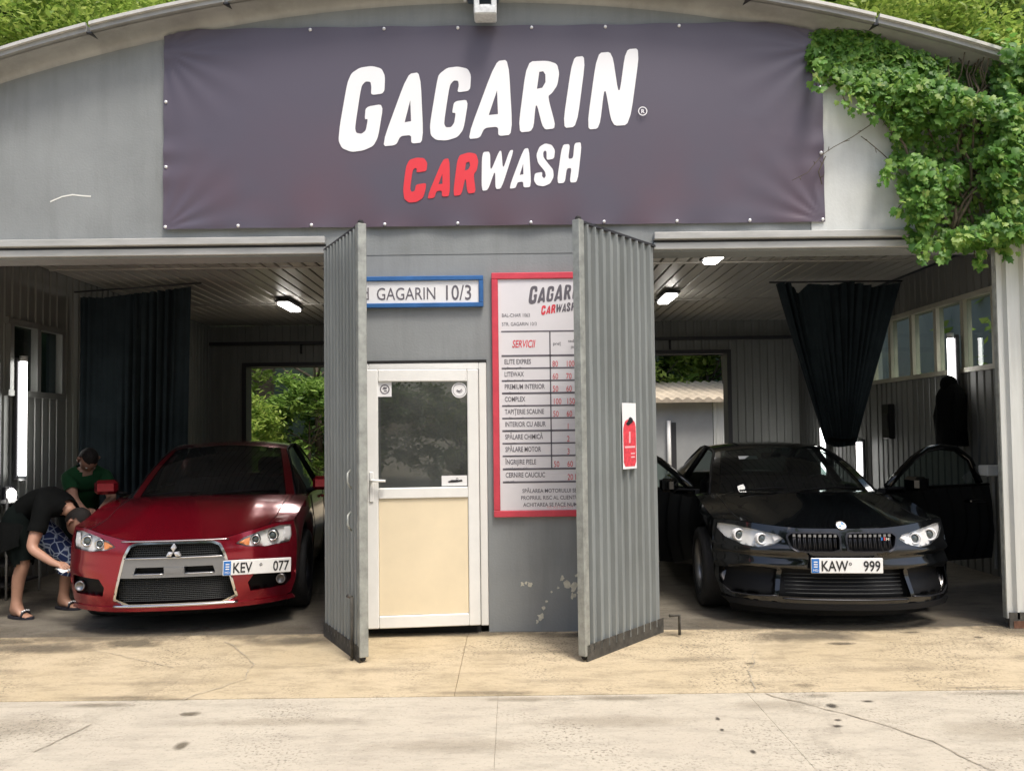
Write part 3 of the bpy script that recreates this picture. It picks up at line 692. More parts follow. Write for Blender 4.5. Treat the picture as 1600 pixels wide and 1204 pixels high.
# lettering, outlines in tenths of a percent of the lettering's own box
LET = {
 'white1': [
  ([(240,265),(302,258),(306,180),(290,145),(245,133),(190,140),(150,165),(130,210),(95,400),(88,470),(105,505),(150,522),(205,515),(250,495),(272,455),(298,305),(215,318),(210,375),(225,372),(215,425),(195,440),(170,435),(165,410),(195,225),(215,203),(238,205),(242,225)], []),
  ([(285,498),(410,172),(470,163),(482,482),(425,487),(425,448),(375,452),(355,493)], [[(395,390),(425,385),(422,290)]]),
  ([(640,258),(700,250),(705,180),(690,150),(645,140),(595,145),(555,175),(545,215),(512,400),(515,450),(540,472),(590,475),(640,460),(668,425),(692,290),(625,298),(615,350),(632,350),(625,395),(610,415),(585,415),(577,395),(605,225),(625,203),(645,205),(648,225)], []),
  ([(682,470),(820,118),(880,110),(895,452),(828,458),(828,415),(765,420),(742,466)], [[(785,362),(828,358),(825,250)]]),
  ([(918,443),(965,120),(1060,117),(1105,132),(1115,175),(1105,230),(1080,265),(1060,280),(1097,425),(1037,432),(1005,300),(990,437)], [[(1010,245),(1035,240),(1050,215),(1050,180),(1040,165),(1022,168)]]),
  ([(1125,425),(1178,103),(1240,97),(1192,420)], []),
  ([(1237,433),(1292,85),(1362,80),(1390,290),(1425,70),(1492,66),(1437,415),(1355,418),(1325,230),(1297,430)], [])],
 'red': [
  ([(448,618),(495,612),(499,575),(484,553),(450,550),(416,560),(400,590),(386,690),(390,735),(412,753),(450,750),(478,732),(490,695),(493,665),(445,672),(440,700),(425,705),(418,690),(430,610),(440,597),(450,600)], []),
  ([(493,737),(570,560),(602,555),(602,727),(565,728),(565,700),(540,703),(530,733)], [[(550,672),(568,670),(568,625)]]),
  ([(615,727),(640,545),(690,530),(725,537),(735,570),(728,610),(712,630),(722,712),(683,717),(675,640),(655,722)], [[(672,612),(688,607),(697,590),(693,572),(678,577)]])],
 'white2': [
  ([(748,705),(752,530),(790,527),(790,620),(832,525),(842,525),(848,610),(880,523),(900,521),(840,696),(812,698),(812,610),(778,702)], []),
  ([(873,697),(945,517),(970,513),(978,690),(942,692),(940,665),(915,668),(905,694)], [[(925,635),(942,632),(942,585)]]),
  ([(1085,563),(1090,525),(1075,500),(1045,493),(1018,508),(1003,545),(1010,582),(1042,620),(1046,640),(1038,652),(1028,642),(1030,622),(995,628),(990,660),(1003,682),(1035,688),(1066,675),(1082,645),(1080,612),(1060,588),(1036,556),(1035,535),(1043,525),(1051,531),(1050,569)], []),
  ([(1095,675),(1123,500),(1160,497),(1150,565),(1173,562),(1180,493),(1215,490),(1192,670),(1155,672),(1165,605),(1143,608),(1133,673)], [])]}
def logo(key, mb, x0, x1, z0, z1, yf):
    """lettering laid out in a box x0..x1, z0 (bottom)..z1 (top)"""
    def T(p): return (x0+(x1-x0)*p[0]/1600, z1+(z0-z1)*p[1]/800)
    for out, holes in LET[key]:
        v, f = tri2d([T(p) for p in chaikin(out, 2, .16)], [[T(p) for p in h] for h in holes], abs(x1-x0)/60)
        mb.add([(a, yf(a, b), b) for a, b in v], f)
LB = (-1.444, 1.191, 3.171, 4.546-.010)
def LBf(x, z): return bdepth(x, z)-.004
for key, nm, mt in (('white1', 'white_lettering', 'white_letter'), ('red', 'red_lettering', 'red_letter'), ('white2', 'white_lettering', 'white_letter')):
    mb = MB(); 
    x0, x1, z0, z1 = LB
    logo(key, mb, x0, x1, z0, z1, LBf); mb.build(nm, M[mt], bn)
mb = MB(); cx = LB[0]+(LB[1]-LB[0])*1497/1600; cz = LB[3]+(LB[2]-LB[3])*357/800
ring(mb, cx, cz, .028, .035, -.05); text(mb, 'R', cx, cz-.016, .032, -.05, 'CENTER', bold=.03); mb.build('registered_mark', M['white_letter'], bn)

# floodlight above the banner
fl = thing('floodlight', 'white floodlight on a dark bracket above the banner', 'lamp', (-.165, -.06, 4.675))
mb = MB(); mb.bbox(-.14, .10, -.10, .05, .115, .24, .01); mb.tube([(-.0, .05, .15), (0, .06, .28)], .02); mb.build('bracket', M['lamp_blue'], fl)
mb = MB(); mb.bbox(-.085, .085, -.14, .0, -.06, .005, .01); mb.bbox(-.085, -.045, -.12, .0, .006, .08, .006); mb.bbox(.045, .085, -.12, .0, .006, .09, .006); mb.bbox(-.044, .044, -.10, .0, .006, .035, .004); mb.build('housing', M['lamp_white'], fl)
mb = MB(); mb.tube([(-.15, -.02, .18), (-.155, -.02, .10)], .012); mb.tube([(-.185, -.02, .17), (-.19, -.02, .12)], .010); mb.build('bulb_holder', M['lamp_white'], fl)

# ------------------------------------------------------------------ address sign
sg = thing('address_sign', 'white house number sign with a blue frame above the door', 'sign', (0, -.004, 0))
AX0, AX1, AZ0, AZ1 = -1.19, -.207, 2.452, 2.690
mb = MB()
mb.bbox(AX0, AX1, -.03, 0, AZ0, AZ0+.034, .004); mb.bbox(AX0, AX1, -.03, 0, AZ1-.034, AZ1, .004); mb.bbox(AX0, AX0+.034, -.029, 0, AZ0+.035, AZ1-.035, .004); mb.bbox(AX1-.034, AX1, -.029, 0, AZ0+.035, AZ1-.035, .004); mb.build('frame', M['blue_frame'], sg)
mb = MB(); mb.box(AX0+.035, AX1-.035, -.014, 0, AZ0+.035, AZ1-.035); mb.build('plate', M['white'], sg)
mb = MB(); text(mb, 'bd', -1.180, 2.515, .10, -.016, sx=.8); mb.build('street_prefix', M['grey_print'], sg); mb = MB(); text(mb, 'GAGARIN', -1.020, 2.513, .098, -.016, sx=.765); mb.build('street_name', M['grey_print'], sg)
mb = MB(); text(mb, '10/3', -.515, 2.508, .118, -.016, sx=.78, bold=.008); mb.build('house_number', M['grey_print'], sg)

# ------------------------------------------------------------------ price board
pb = thing('price_board', 'tall white price list with a red frame beside the door', 'price list', (0, -.006, 0))
PX0, PX1, PZ0, PZ1 = -.145, .86, .865, 2.708
fw = .048
mb = MB(); mb.bbox(PX0, PX1, -.025, 0, PZ0, PZ0+fw, .004); mb.bbox(PX0, PX1, -.025, 0, PZ1-fw, PZ1, .004); mb.bbox(PX0, PX0+fw, -.0245, 0, PZ0+fw+.001, PZ1-fw-.001, .004); mb.bbox(PX1-fw, PX1, -.0245, 0, PZ0+fw+.001, PZ1-fw-.001, .004); mb.build('frame', M['red_frame'], pb)
mb = MB(); mb.box(PX0+fw+.001, PX1-fw-.001, -.012, 0, PZ0+fw+.001, PZ1-fw-.001); mb.build('sheet', M['board'], pb)
yb = -.0135
k = MB(); rr_ = MB(); lx = PX0+.075; SX = .42
Lx0, Lx1 = .078, .695
sc = 1600/(1215-88)*(.62)
bx = (.14-88/1600*.80, .14-88/1600*.80+.80, 2.255, 2.655)
bx = (.107, .107+.508, 2.368, 2.655)
logo('white1', k, *bx, lambda x, z: yb); logo('white2', k, *bx, lambda x, z: yb); logo('red', rr_, *bx, lambda x, z: yb)
text(k, 'BAL-CHAR 1063', lx, 2.372, .028, yb, sx=.80); text(k, 'STR. GAGARIN 10/3', lx, 2.305, .028, yb, sx=.80)
zt = 2.262; lines = [zt]
rows_ = [('SERVICII', '', '')]
def hline(z, t=.010): k.box(lx-.005, PX1-.06, yb, -.0125, z-t/2, z+t/2)
hline(2.262); text(rr_, 'SERVICII', lx+.075, 2.140, .058, yb, sx=.60, shear=.25, bold=.02)
text(k, 'preț', lx+.385, 2.155, .026, yb); text(k, 'sedan', lx+.50, 2.175, .024, yb); text(k, 'jeep', lx+.52, 2.13, .024, yb)
svc = [('ELITE EXPRES', 'spălare rapidă', '80', '100'), ('LITEWAX', 'spălare și ceară', '60', '70'), ('PREMIUM INTERIOR', 'curățare salon', '50', '60'), ('COMPLEX', 'spălare completă', '100', '150'),
       ('TAPIȚERIE SCAUNE', 'curățare uscată', '50', '60'), ('INTERIOR CU ABUR', 'dezinfectare', '', '1'), ('SPĂLARE CHIMICĂ', 'caroserie', '', '2'), ('SPĂLARE MOTOR', 'compartiment', '', '3'), ('ÎNGRIJIRE PIELE', 'cremă pentru piele', '50', '60'), ('CERNIRE CAUCIUC', 'set roți', '', '20 L')]
z = 2.077
for i, (a, b, c, d) in enumerate(svc):
    hline(z, .011 if i % 3 else .014)
    text(k, a, lx+.015, z-.062, .038, yb, sx=.66, bold=.02); text(k, b, lx+.015, z-.100, .018, yb, sx=.9)
    if c: text(rr_, c, lx+.378, z-.085, .046, yb, sx=.7)
    if d: text(rr_, d, lx+.48, z-.085, .046, yb, sx=.7)
    z -= .0945 if i < 8 else .098
hline(z, .014)
k.box(lx+.358, lx+.368, yb, -.0125, 1.225, 2.257)
for i, s in enumerate(['SPĂLAREA MOTORULUI SE FACE', 'PROPRIUL RISC AL CLIENTULUI ȘI', 'ACHITAREA SE FACE NUMERAR']):
    text(k, s, lx+.39, 1.045-i*.052, .030, yb, 'CENTER', sx=.84, bold=.012)
k.build('black_print', M['grey_print'], pb, 'stuff'); rr_.build('red_print', M['red_print'], pb, 'stuff')
mb = MB(); text(mb, 'VĂ AȘTEPTĂM', lx+.42, .925, .022, yb, 'CENTER'); mb.build('pink_print', M['pink_print'], pb)

# red poster on the right gate leaf
po = thing('red_poster', 'narrow white and red paper poster taped to the right gate leaf', 'poster')
po.matrix_world = Matrix.Translation((1.085, -.03, 0)) @ Matrix.Rotation(math.atan2(-.74, -.65), 4, 'Z') @ Matrix.Translation((wr*.44, .036, 1.465)) @ Matrix.Rotation(math.pi, 4, 'Z')
mb = MB(); plate(mb, [(-.088, -.232), (.088, -.232), (.088, .232), (-.088, .232)], -.003, 0); mb.build('paper', M['white'], po)
mb = MB(); plate(mb, chaikin([(-.080, -.215), (.080, -.215), (.082, .06), (.066, .10), (.01, .125), (-.055, .105), (-.082, .05)], 1, .12), -.0045, -.0035); mb.build('red_figure', M['red_print'], po)
mb = MB(); plate(mb, [(-.012, -.05), (.006, -.05), (.008, .03), (-.010, .03)], -.006, -.005); plate(mb, [(-.066, -.085), (.066, -.085), (.066, -.072), (-.066, -.072)], -.006, -.005); plate(mb, [(.01, -.13), (.06, -.13), (.06, -.12), (.01, -.12)], -.006, -.005)
plate(mb, [(.01, -.155), (.06, -.155), (.06, -.145), (.01, -.145)], -.006, -.005); mb.build('pale_print', M['pink_print'], po)
mb = MB(); plate(mb, chaikin([(-.05, .085), (-.02, .07), (.02, .088), (.045, .10), (.035, .125), (.0, .135), (-.02, .105)], 1), -.007, -.005); mb.build('dark_cap', M['black'], po)
# ------------------------------------------------------------------ cars
def resample(poly, n):
    """n+1 points spread evenly along an open 2-D/3-D polyline"""
    P = [Vector(p) for p in poly]; L = [0]
    for a, b in zip(P, P[1:]): L.append(L[-1]+(b-a).length)
    out = []; j = 0
    for i in range(n+1):
        s = L[-1]*i/n
        while j < len(P)-2 and L[j+1] < s: j += 1
        d = L[j+1]-L[j]; out.append(P[j].lerp(P[j+1], 0 if d < 1e-9 else (s-L[j])/d))
    return out
def catmull(P, sub, lin=99):
    out = []
    for i in range(len(P)-1):
        p0 = P[max(i-1, 0)]; p1 = P[i]; p2 = P[i+1]; p3 = P[min(i+2, len(P)-1)]
        if i == lin-1: p3 = p2
        for k in range(sub):
            t = k/sub; t2 = t*t; t3 = t2*t
            if i >= lin: out.append(tuple(b+(d-b)*t for b, d in zip(p1, p2))); continue
            out.append(tuple(.5*((2*b)+(-a+c)*t+(2*a-5*b+4*c-d)*t2+(-a+3*b-3*c+d)*t3) for a, b, c, d in zip(p0, p1, p2, p3)))
    out.append(tuple(P[-1])); return out
def mirror(poly): return [(-x, z) for x, z in reversed(poly)]

class Car:
    def __init__(s, root, F, half, splits, paint):
        s.root = root; s.F = F; s.paint = paint; s.crease = .014
        s.half = half; s.iside = splits          # outline from bottom centre to top centre; index of the shoulder corner
        s.full = half + [(-x, z) for x, z in reversed(half[1:-1])]
    def surf(s, x, z, off=0): return (x, s.F(x, z)-off, z)
    def patch(s, outline, off, depth, name, mat, parent=None, step=.03, holes=(), dens=.025):
        mb = s.patch_mb(MB(), outline, off, depth, step, holes, dens); return mb.build(name, mat, parent or s.root)
    def patch_mb(s, mb, outline, off, depth, step=.03, holes=(), dens=.025):
        o = densify(outline, dens); hs = [densify(h, dens) for h in holes]
        v, f = tri2d(o, hs, step)
        mb.add([s.surf(x, z, off) for x, z in v], f, True)
        if depth:
            mb.add([s.surf(x, z, off-depth) for x, z in v], [t[::-1] for t in f], True)
            for l in [o]+hs:
                n = len(l); mb.add([s.surf(x, z, off) for x, z in l]+[s.surf(x, z, off-depth) for x, z in l], [(i, (i+1) % n, n+(i+1) % n, n+i) for i in range(n)])
        return mb
    def walls(s, mb, hole, depth, dens=.025):
        l = densify(hole, dens); n = len(l)
        mb.add([s.surf(x, z) for x, z in l]+[s.surf(x, z, -depth) for x, z in l], [(i, (i+1) % n, n+(i+1) % n, n+i) for i in range(n)]); return mb
    def face(s, holes, name='bumper', depth=.05):
        o = densify(s.full, .03); hs = [densify(h, .025) for h in holes]
        v, f = tri2d(o, hs, .03)
        mb = MB(); mb.add([s.surf(x, z) for x, z in v], f, True)
        for h in holes: s.walls(mb, h, depth)
        return mb.build(name, s.paint, s.root)
    def strip(s, path, w, off, h, name, mat, parent=None):
        """thin moulding following the face along an (x,z) path"""
        P = []
        for a, b in zip(path, path[1:]):
            n = max(1, int(math.hypot(b[0]-a[0], b[1]-a[1])/.03)); P += [(a[0]+(b[0]-a[0])*k/n, a[1]+(b[1]-a[1])*k/n) for k in range(n)]
        P.append(path[-1]); mb = MB(); mb.tube([s.surf(x, z, off) for x, z in P], w/2, 6); return mb.build(name, mat, parent or s.root)
    def shell(s, st, wheels, ra, sill, gap=None, nt=20, nq=8):
        top = s.half[s.iside:]                      # shoulder corner -> top centre
        side = s.half[:s.iside+1][::-1]             # shoulder corner -> bottom centre
        side = [p for p in side if p[0] > .5]
        tt = resample(top[::-1], nt)                # centre -> corner
        sd = resample(side, nq)
        T = [[(*s.surf(p.x, p.y+.004, .003),) for p in tt]]
        for (yc, ye, zc, ze, w) in st:
            T.append([(w*(k/nt), yc+(ye-yc)*(k/nt)**2, ze+(zc-ze)*(1-(k/nt)**2.4)) for k in range(nt+1)])
        cols = [catmull([r[k] for r in T], 5, 3) for k in range(nt+1)]
        rows = [[cols[k][i] for k in range(nt+1)] for i in range(len(cols[0]))]
        if s.crease:
            for i in range(1, 15):
                for k in range(nt+1):
                    t = k/nt; x, y, z = rows[i][k]; rows[i][k] = (x, y, z+s.crease*math.sin(math.pi*min(1, i/15))**.7*math.exp(-((t-.55+.12*i/15)/.10)**2))
        mir = [[(-x, y, z) for x, y, z in r[::-1]] for r in rows]
        full = [a[:-1]+b for a, b in zip(mir, rows)]
        ih = 5*3; kc = int(nt*.84)
        for sg in (1, -1):
            mb = MB(); mb.tube([(sg*rows[i][kc][0], rows[i][kc][1], rows[i][kc][2]+.0005) for i in range(0, ih+1)], .0032, 4); mb.build('bonnet_seam', M['car_black'], s.root)
        mb = MB(); mb.grid(full[:ih+1]); mb.build('hood', s.paint, s.root)
        mb = MB(); mb.grid(full[ih:]); mb.build('body_top', s.paint, s.root)
        # sides
        edge = [r[-1] for r in rows]; ymax = edge[-1][1]
        S = [[s.surf(p.x, p.y) for p in sd]]
        ys = [e for e in edge[1:]]
        # denser y stations
        dense = []
        y = edge[0][1]+.04
        def at(y):
            for a, b in zip(edge, edge[1:]):
                if a[1] <= y <= b[1]: t = (y-a[1])/max(1e-6, b[1]-a[1]); return a[0]+(b[0]-a[0])*t, a[2]+(b[2]-a[2])*t
            return edge[-1][0], edge[-1][2]
        while y < ymax-.01: dense.append(y); y += .045
        dense.append(ymax)
        y0 = edge[0][1]
        rowsS = []
        for y in dense:
            w, ze = at(y); zb = sill
            k = min(1, (y-y0)/.25)
            for yw, zw in wheels:
                if abs(y-yw) < ra: zb = max(zb, zw+math.sqrt(ra*ra-(y-yw)**2))
            rr = []
            for j in range(nq+1):
                q = j/nq; b = sd[j]
                z = ze+(zb-ze)*q
                x = w+.035*math.sin(min(1, q*1.25)*math.pi)**1.0*(1 if q < .8 else .0) - .03*q*q
                x = w+.04*math.sin(q*math.pi*.9)-.03*q*q
                for yw, zw in wheels:
                    if abs(y-yw) < ra+.1: x += .022*(1-abs(y-yw)/(ra+.1))*math.sin(q*math.pi*.5)
                # blend from the face outline
                fb = S[0][j]; x = fb[0]*(1-k)+x*k
                if k < 1: z = fb[2]*(1-k)+z*k if zb <= sill else z
                yy = y if k >= 1 else y+(fb[1]-y0)*(1-k)
                rr.append((x, yy, z))
            rowsS.append(rr)
        S += rowsS
        for sx in (1, -1):
            mb = MB()
            rr = [[(sx*x, y, z) for x, y, z in r] for r in S]
            if gap and sx in gap[2]:
                a = [r for r in rr if r[0][1] <= gap[0]+.03]; b = [r for r in rr if r[0][1] >= gap[1]-.03]
                mb.grid(a); mb.grid(b)
                mb.box(sx*.80-.04, sx*.80+.04, gap[0], gap[1], sill-.02, sill+.12)
            else: mb.grid(rr)
            mb.build('side_panel', s.paint, s.root)
        # rear, underside, wheel-house liner
        last = full[-1]; mb = MB(); mb.grid([last, [(x*.98, y+.05, .55) for x, y, z in last], [(x*.93, y-.02, .25) for x, y, z in last]]); mb.build('rear_panel', s.paint, s.root)
        mb = MB(); mb.box(-.60, .60, .30, ymax-.1, .17, .50); mb.box(-.78, .78, wheels[0][0]+ra+.03, wheels[1][0]-ra-.03, .18, .30); mb.build('underbody', M['car_black'], s.root)
        s.belt = at
    def wheel(s, x, y, r, steer, rim, spokes):
        sx = 1 if x > 0 else -1
        mt = Matrix.Translation((x, y, r)) @ Matrix.Rotation(steer, 4, 'Z') @ Matrix.Rotation(R(-90)*sx, 4, 'Z')
        w = bpy.data.objects.new('wheel', None); COL.objects.link(w); w.parent = s.root
        mb = MB(); h = .115
        mb.lathe([(r*.70, -h), (r*.93, -h), (r*.985, -h*.85), (r, -h*.5), (r, h*.5), (r*.985, h*.85), (r*.93, h), (r*.70, h)], 40, mt, closed=True); mb.build('tyre', M['tyre'], w)
        mb = MB(); mb.lathe([(r*.71, -h*.95), (r*.69, -h*.8), (r*.64, h*.5), (r*.66, h*.9), (r*.71, h*.95)], 36, mt)
        hub = []
        for k in range(spokes):
            a = 2*math.pi*k/spokes
            for da in (-.09, .09):
                p = [(math.cos(a+da*q)*r*(.10+.57*t), -h*.70-.015*math.sin(t*3), math.sin(a+da*q)*r*(.10+.57*t)) for t, q in ((0, 2.2), (.5, 1.2), (1, 1.9))]
                mb.tube([mt @ Vector(v) for v in p], [.018, .014, .014], 6)
        mb.lathe([(0, -h*.85), (r*.14, -h*.8), (r*.17, -h*.4)], 18, mt); mb.build('rim', rim, w)
        mb = MB(); mb.lathe([(.02, -.01), (r*.52, -.01), (r*.52, .015), (.02, .015)], 24, mt, closed=True); mb.build('brake_disc', M['silver'], w)
        return w
    def cabin(s, c):
        """glasshouse; c: base front (y,z,halfwidth, edge y), roof front, roof rear, base rear, belt"""
        (yb, zb, wb, cb), (yf, zf, wf, cf), (yr, zr, wr), (ye, ze, we) = c['ws'], c['rf'], c['rr'], c['rw']
        n = 18
        def line(y, z, w, curve, crown): return [(w*t, y+curve*t*t, z-crown*t*t) for t in [-1+2*i/n for i in range(n+1)]]
        rows = []
        for k in range(9):
            t = k/8; a = line(yb, zb, wb, cb, .03); b = line(yf, zf, wf, cf, .045)
            rows.append([tuple(p+(q-p)*t+(0 if i != 2 else .035*math.sin(math.pi*t)) for i, (p, q) in enumerate(zip(u, v))) for u, v in zip(a, b)])
        m = 1; mb = MB(); mb.grid([r[m:-m] for r in rows]); mb.build('windscreen', M['carglass'], s.root)
        for sl_, nm in ((slice(0, 2), 'a_pillar'), (slice(-2, None), 'a_pillar')):
            mb = MB(); rr = [r[sl_] for r in rows]
            mb.grid([[(x, y-.004, z+.004) for x, y, z in r] for r in rr]); mb.grid([[(x*.97, y+.03, z-.01) for x, y, z in r] for r in rr]); mb.build(nm, s.paint, s.root)
        mb = MB(); mb.grid([[(x, y-.003, z+.003) for x, y, z in rows[0]], [(x, y-.006, z-.014) for x, y, z in line(yb-.03, zb, wb, cb, .03)]]); mb.build('cowl', M['car_black'], s.root)
        # roof
        R_ = []
        for k in range(9):
            t = k/8; y = yf+(yr-yf)*t; z = zf+(zr-zf)*t+.045*math.sin(math.pi*(.12+.8*t)); w = wf+(wr-wf)*t
            R_.append([(w*q, y+cf*(1-t)*q*q, z-.045*abs(q)**2.4) for q in [-1+2*i/n for i in range(n+1)]])
        R_[0] = [(x, y-.004, z+.004) for x, y, z in rows[-1]]
        mb = MB(); mb.grid(R_); mb.build('roof', s.paint, s.root)
        # rear screen
        Q = []
        for k in range(7):
            t = k/6; y = yr+(ye-yr)*t; z = zr+(ze-zr)*t+.03*math.sin(math.pi*t); w = wr+(we-wr)*t
            Q.append([(w*q, y, z-.045*abs(q)**2.4) for q in [-1+2*i/n for i in range(n+1)]])
        mb = MB(); mb.grid([r[1:-1] for r in Q]); mb.build('rear_screen', M['carglass'], s.root)
        for sl_ in (slice(0, 2), slice(-2, None)):
            mb = MB(); mb.grid([r[sl_] for r in Q]); mb.build('c_pillar', s.paint, s.root)
        # side glass between belt line and roof edge
        for sx in (1, -1):
            up = [rows[k][-1 if sx > 0 else 0] for k in (0, 2, 4, 6, 8)] + [R_[k][-1 if sx > 0 else 0] for k in (2, 4, 6, 8)] + [Q[k][-1 if sx > 0 else 0] for k in (2, 4, 6)]
            lo = []
            for (x, y, z) in up:
                w, zz = s.belt(y); lo.append((sx*(w-.05), y, zz-.005))
            def seg(i0, i1): return [[tuple(a+(b-a)*t for a, b in zip(lo[i], up[i])) for t in (0, .33, .66, 1)] for i in range(i0, i1+1)]
            ylim = c.get('open', {}).get(sx)
            if ylim is None:
                mb = MB(); mb.grid(seg(0, 6)); mb.build('side_window', M['carglass'], s.root)
            mb = MB(); mb.grid(seg(7, 11) if ylim is None else seg(7, 11)); mb.build('side_window', M['carglass'], s.root)
            mb = MB(); mb.tube([(p[0], p[1], p[2]-.006) for p in up], .018, 6); mb.build('window_frame', M['car_black'], s.root)
            mb = MB(); mb.tube([tuple(a+(b-a)*t for a, b in zip(lo[6], up[6])) for t in (0, .5, 1)], .032, 6); mb.build('b_pillar', M['car_black'], s.root)
            mb = MB(); mb.tube(lo[:9], .012, 6) if ylim is None else mb.tube(lo[6:9], .012, 6); mb.build('window_seal', M['car_black'], s.root)
        # dashboard, seats, wheel, mirror
        mb = MB(); mb.bbox(-.62, .62, yb+.16, yb+.62, .50, zb-.06, .05); mb.build('dashboard', M['interior'], s.root)
        for sx in (1, -1):
            mb = MB(); mb.bbox(sx*.36-.25, sx*.36+.25, yf+.28, yf+.46, .40, 1.02, .06); mb.bbox(sx*.36-.13, sx*.36+.13, yf+.34, yf+.45, 1.05, 1.23, .045); mb.bbox(sx*.36-.25, sx*.36+.25, yf-.25, yf+.30, .38, .55, .05); mb.build('seat', M['interior'], s.root)
        mb = MB(); mb.bbox(-.58, .58, yr-.25, yr-.08, .45, 1.0, .06); mb.build('rear_seat', M['interior'], s.root)
        mb = MB(); mt = Matrix.Translation((.36, yf-.30, .90)) @ Matrix.Rotation(R(-22), 4, 'X')
        pts = [mt @ Vector((.18*math.cos(2*math.pi*k/24), 0, .18*math.sin(2*math.pi*k/24))) for k in range(25)]; mb.tube(pts, .015, 6); mb.tube([mt @ Vector((-.17, 0, 0)), mt @ Vector((.17, 0, 0))], .018, 6); mb.build('steering_wheel', M['interior'], s.root)
        mb = MB(); mb.bbox(-.10, .10, yf+.10, yf+.13, zf-.11, zf-.055, .012); mb.tube([(0, yf+.11, zf-.06), (0, yf+.06, zf-.0)], .008); mb.build('rear_view_mirror', M['interior'], s.root)
        for (x0, x1) in ((.02, .60), (-.52, .10)):
            mb = MB(); mb.tube([(x0, yb-.01, zb+.012), ((x0+x1)/2, yb+.02, zb+.035), (x1, yb+.12+.06*x1*x1, zb+.015)], .009, 6); mb.build('wiper', M['car_black'], s.root)
    def mirror(s, x, y, z, parent, sx, paint, mt=None):
        mb = MB(); b = MB(); b.bbox(-.10, .10, -.07, .06, -.065, .065, .03)
        X = (mt or Matrix()) @ Matrix.Translation((x, y, z)) @ Matrix.Rotation(R(-8)*sx, 4, 'Z')
        mb.add([X @ Vector(v) for v in b.v], b.f, False)
        o = mb.build('side_mirror', paint, parent)
        mb = MB(); mb.tube([X @ Vector((-sx*.08, .0, -.05)), X @ Vector((-sx*.17, .01, -.075))], .022, 6); mb.box(-.085, .085, .058, .064, -.05, .05, X); mb.build('mirror_foot', M['car_black'], o)
        return o
    def door(s, sx, y0, L, ang, zs, zb, roofpts, lab):
        """an opened front door, hinge at its front edge"""
        w, _ = s.belt(y0); d = bpy.data.objects.new('front_door', None); COL.objects.link(d); d.parent = s.root; d['label'] = lab
        d.location = (sx*(w-.01), y0, 0); d.rotation_euler = (0, 0, -sx*ang)
        rows = []; rin = []
        for i in range(13):
            y = L*i/12; r = []; q = []
            for j in range(9):
                t = j/8; z = zb+(zs-zb)*t; bl = .055*math.sin(math.pi*(.12+.8*t)); dent = -.012*math.exp(-((t-.55)/.06)**2)
                r.append((sx*(bl+dent-.03), y, z)); q.append((sx*(-.11), y, z))
            rows.append(r); rin.append(q)
        mb = MB(); mb.grid(rows); mb.build('outer_skin', s.paint, d)
        mb = MB(); mb.grid(rin)
        for a, b in ((rows[0], rin[0]), (rows[-1], rin[-1]), ([r[0] for r in rows], [r[0] for r in rin]), ([r[-1] for r in rows], [r[-1] for r in rin])): mb.grid([a, b], False)
        mb.build('inner_trim', M['interior'], d)
        up = [(sx*x, y, z) for x, y, z in roofpts]
        mb = MB(); mb.tube(up, .034, 8); mb.build('window_frame', s.paint, d)
        lo = [(sx*-.05, y, zs) for x, y, z in roofpts]
        mb = MB(); mb.grid([[tuple(a+(b-a)*t for a, b in zip(l, u)) for t in (0, .5, 1)] for l, u in zip(lo, up)]); mb.build('window_glass', M['doorpane'], d)
        mb = MB(); mb.tube([(sx*-.01, .02, zs), (sx*-.02, L, zs+.005)], .014, 6); mb.build('window_seal', M['car_black'], d)
        mb = MB(); mb.bbox(min(sx*.025, sx*.055), max(sx*.025, sx*.055), L-.30, L-.10, zs-.16, zs-.125, .01); mb.build('door_handle', s.paint, d)
        s.mirror(sx*.17, .18, zs+.055, d, sx, s.paint)
        return d

def number_plate(car, cx, cz, w, h, off, tilt, txt, y=None):
    """plate as a part of the car, tangent to the bumper"""
    y = car.F(cx, cz)-off if y is None else y
    sl_ = (car.F(cx+.1, cz)-car.F(cx-.1, cz))/.2
    mt = Matrix.Translation((cx, y, cz)) @ Matrix.Rotation(math.atan(sl_)*.75, 4, 'Z') @ Matrix.Rotation(-tilt, 4, 'Y')
    xf = lambda q: tuple(mt @ Vector(q))
    p = bpy.data.objects.new('number_plate', None); COL.objects.link(p); p.parent = car.root
    mb = MB(); mb.bbox(-w/2, w/2, -.006, .006, -h/2, h/2, .003, mt); mb.build('plate', M['plate'], p)
    mb = MB(); mb.box(-w/2+.004, -w/2+.058, -.0085, -.0065, -h/2+.004, h/2-.004, mt); mb.build('blue_band', M['plate_blue'], p)
    mb = MB()
    for k in range(3): mb.box(-w/2+.018, -w/2+.046, -.0100, -.0088, -.012+k*.018, -.004+k*.018, mt)
    text(mb, 'MD', -w/2+.031, -h/2+.014, .018, -.0100, 'CENTER', xf=xf); mb.build('band_marks', M['white'], p)
    mb = MB(); text(mb, txt[0], -w/2+.070, -.038, .078, -.0088, sx=.78, bold=.02, xf=xf); mb.build('letters', M['black'], p)
    mb = MB(); text(mb, txt[1], w/2-.018, -.038, .078, -.0088, 'RIGHT', sx=.78, bold=.02, xf=xf); mb.build('digits', M['black'], p)
    mb = MB(); ring(mb, 0.024, .014, .006, .011, -.0088, 10); mb.v[-22:] = [xf(q) for q in mb.v[-22:]]
    mb.build('dot', M['black'], p)
    mb = MB(); mb.box(-.18, .18, .006, off+.03, -.03, .03, mt); mb.build('bracket', M['car_black'], p)
    return p

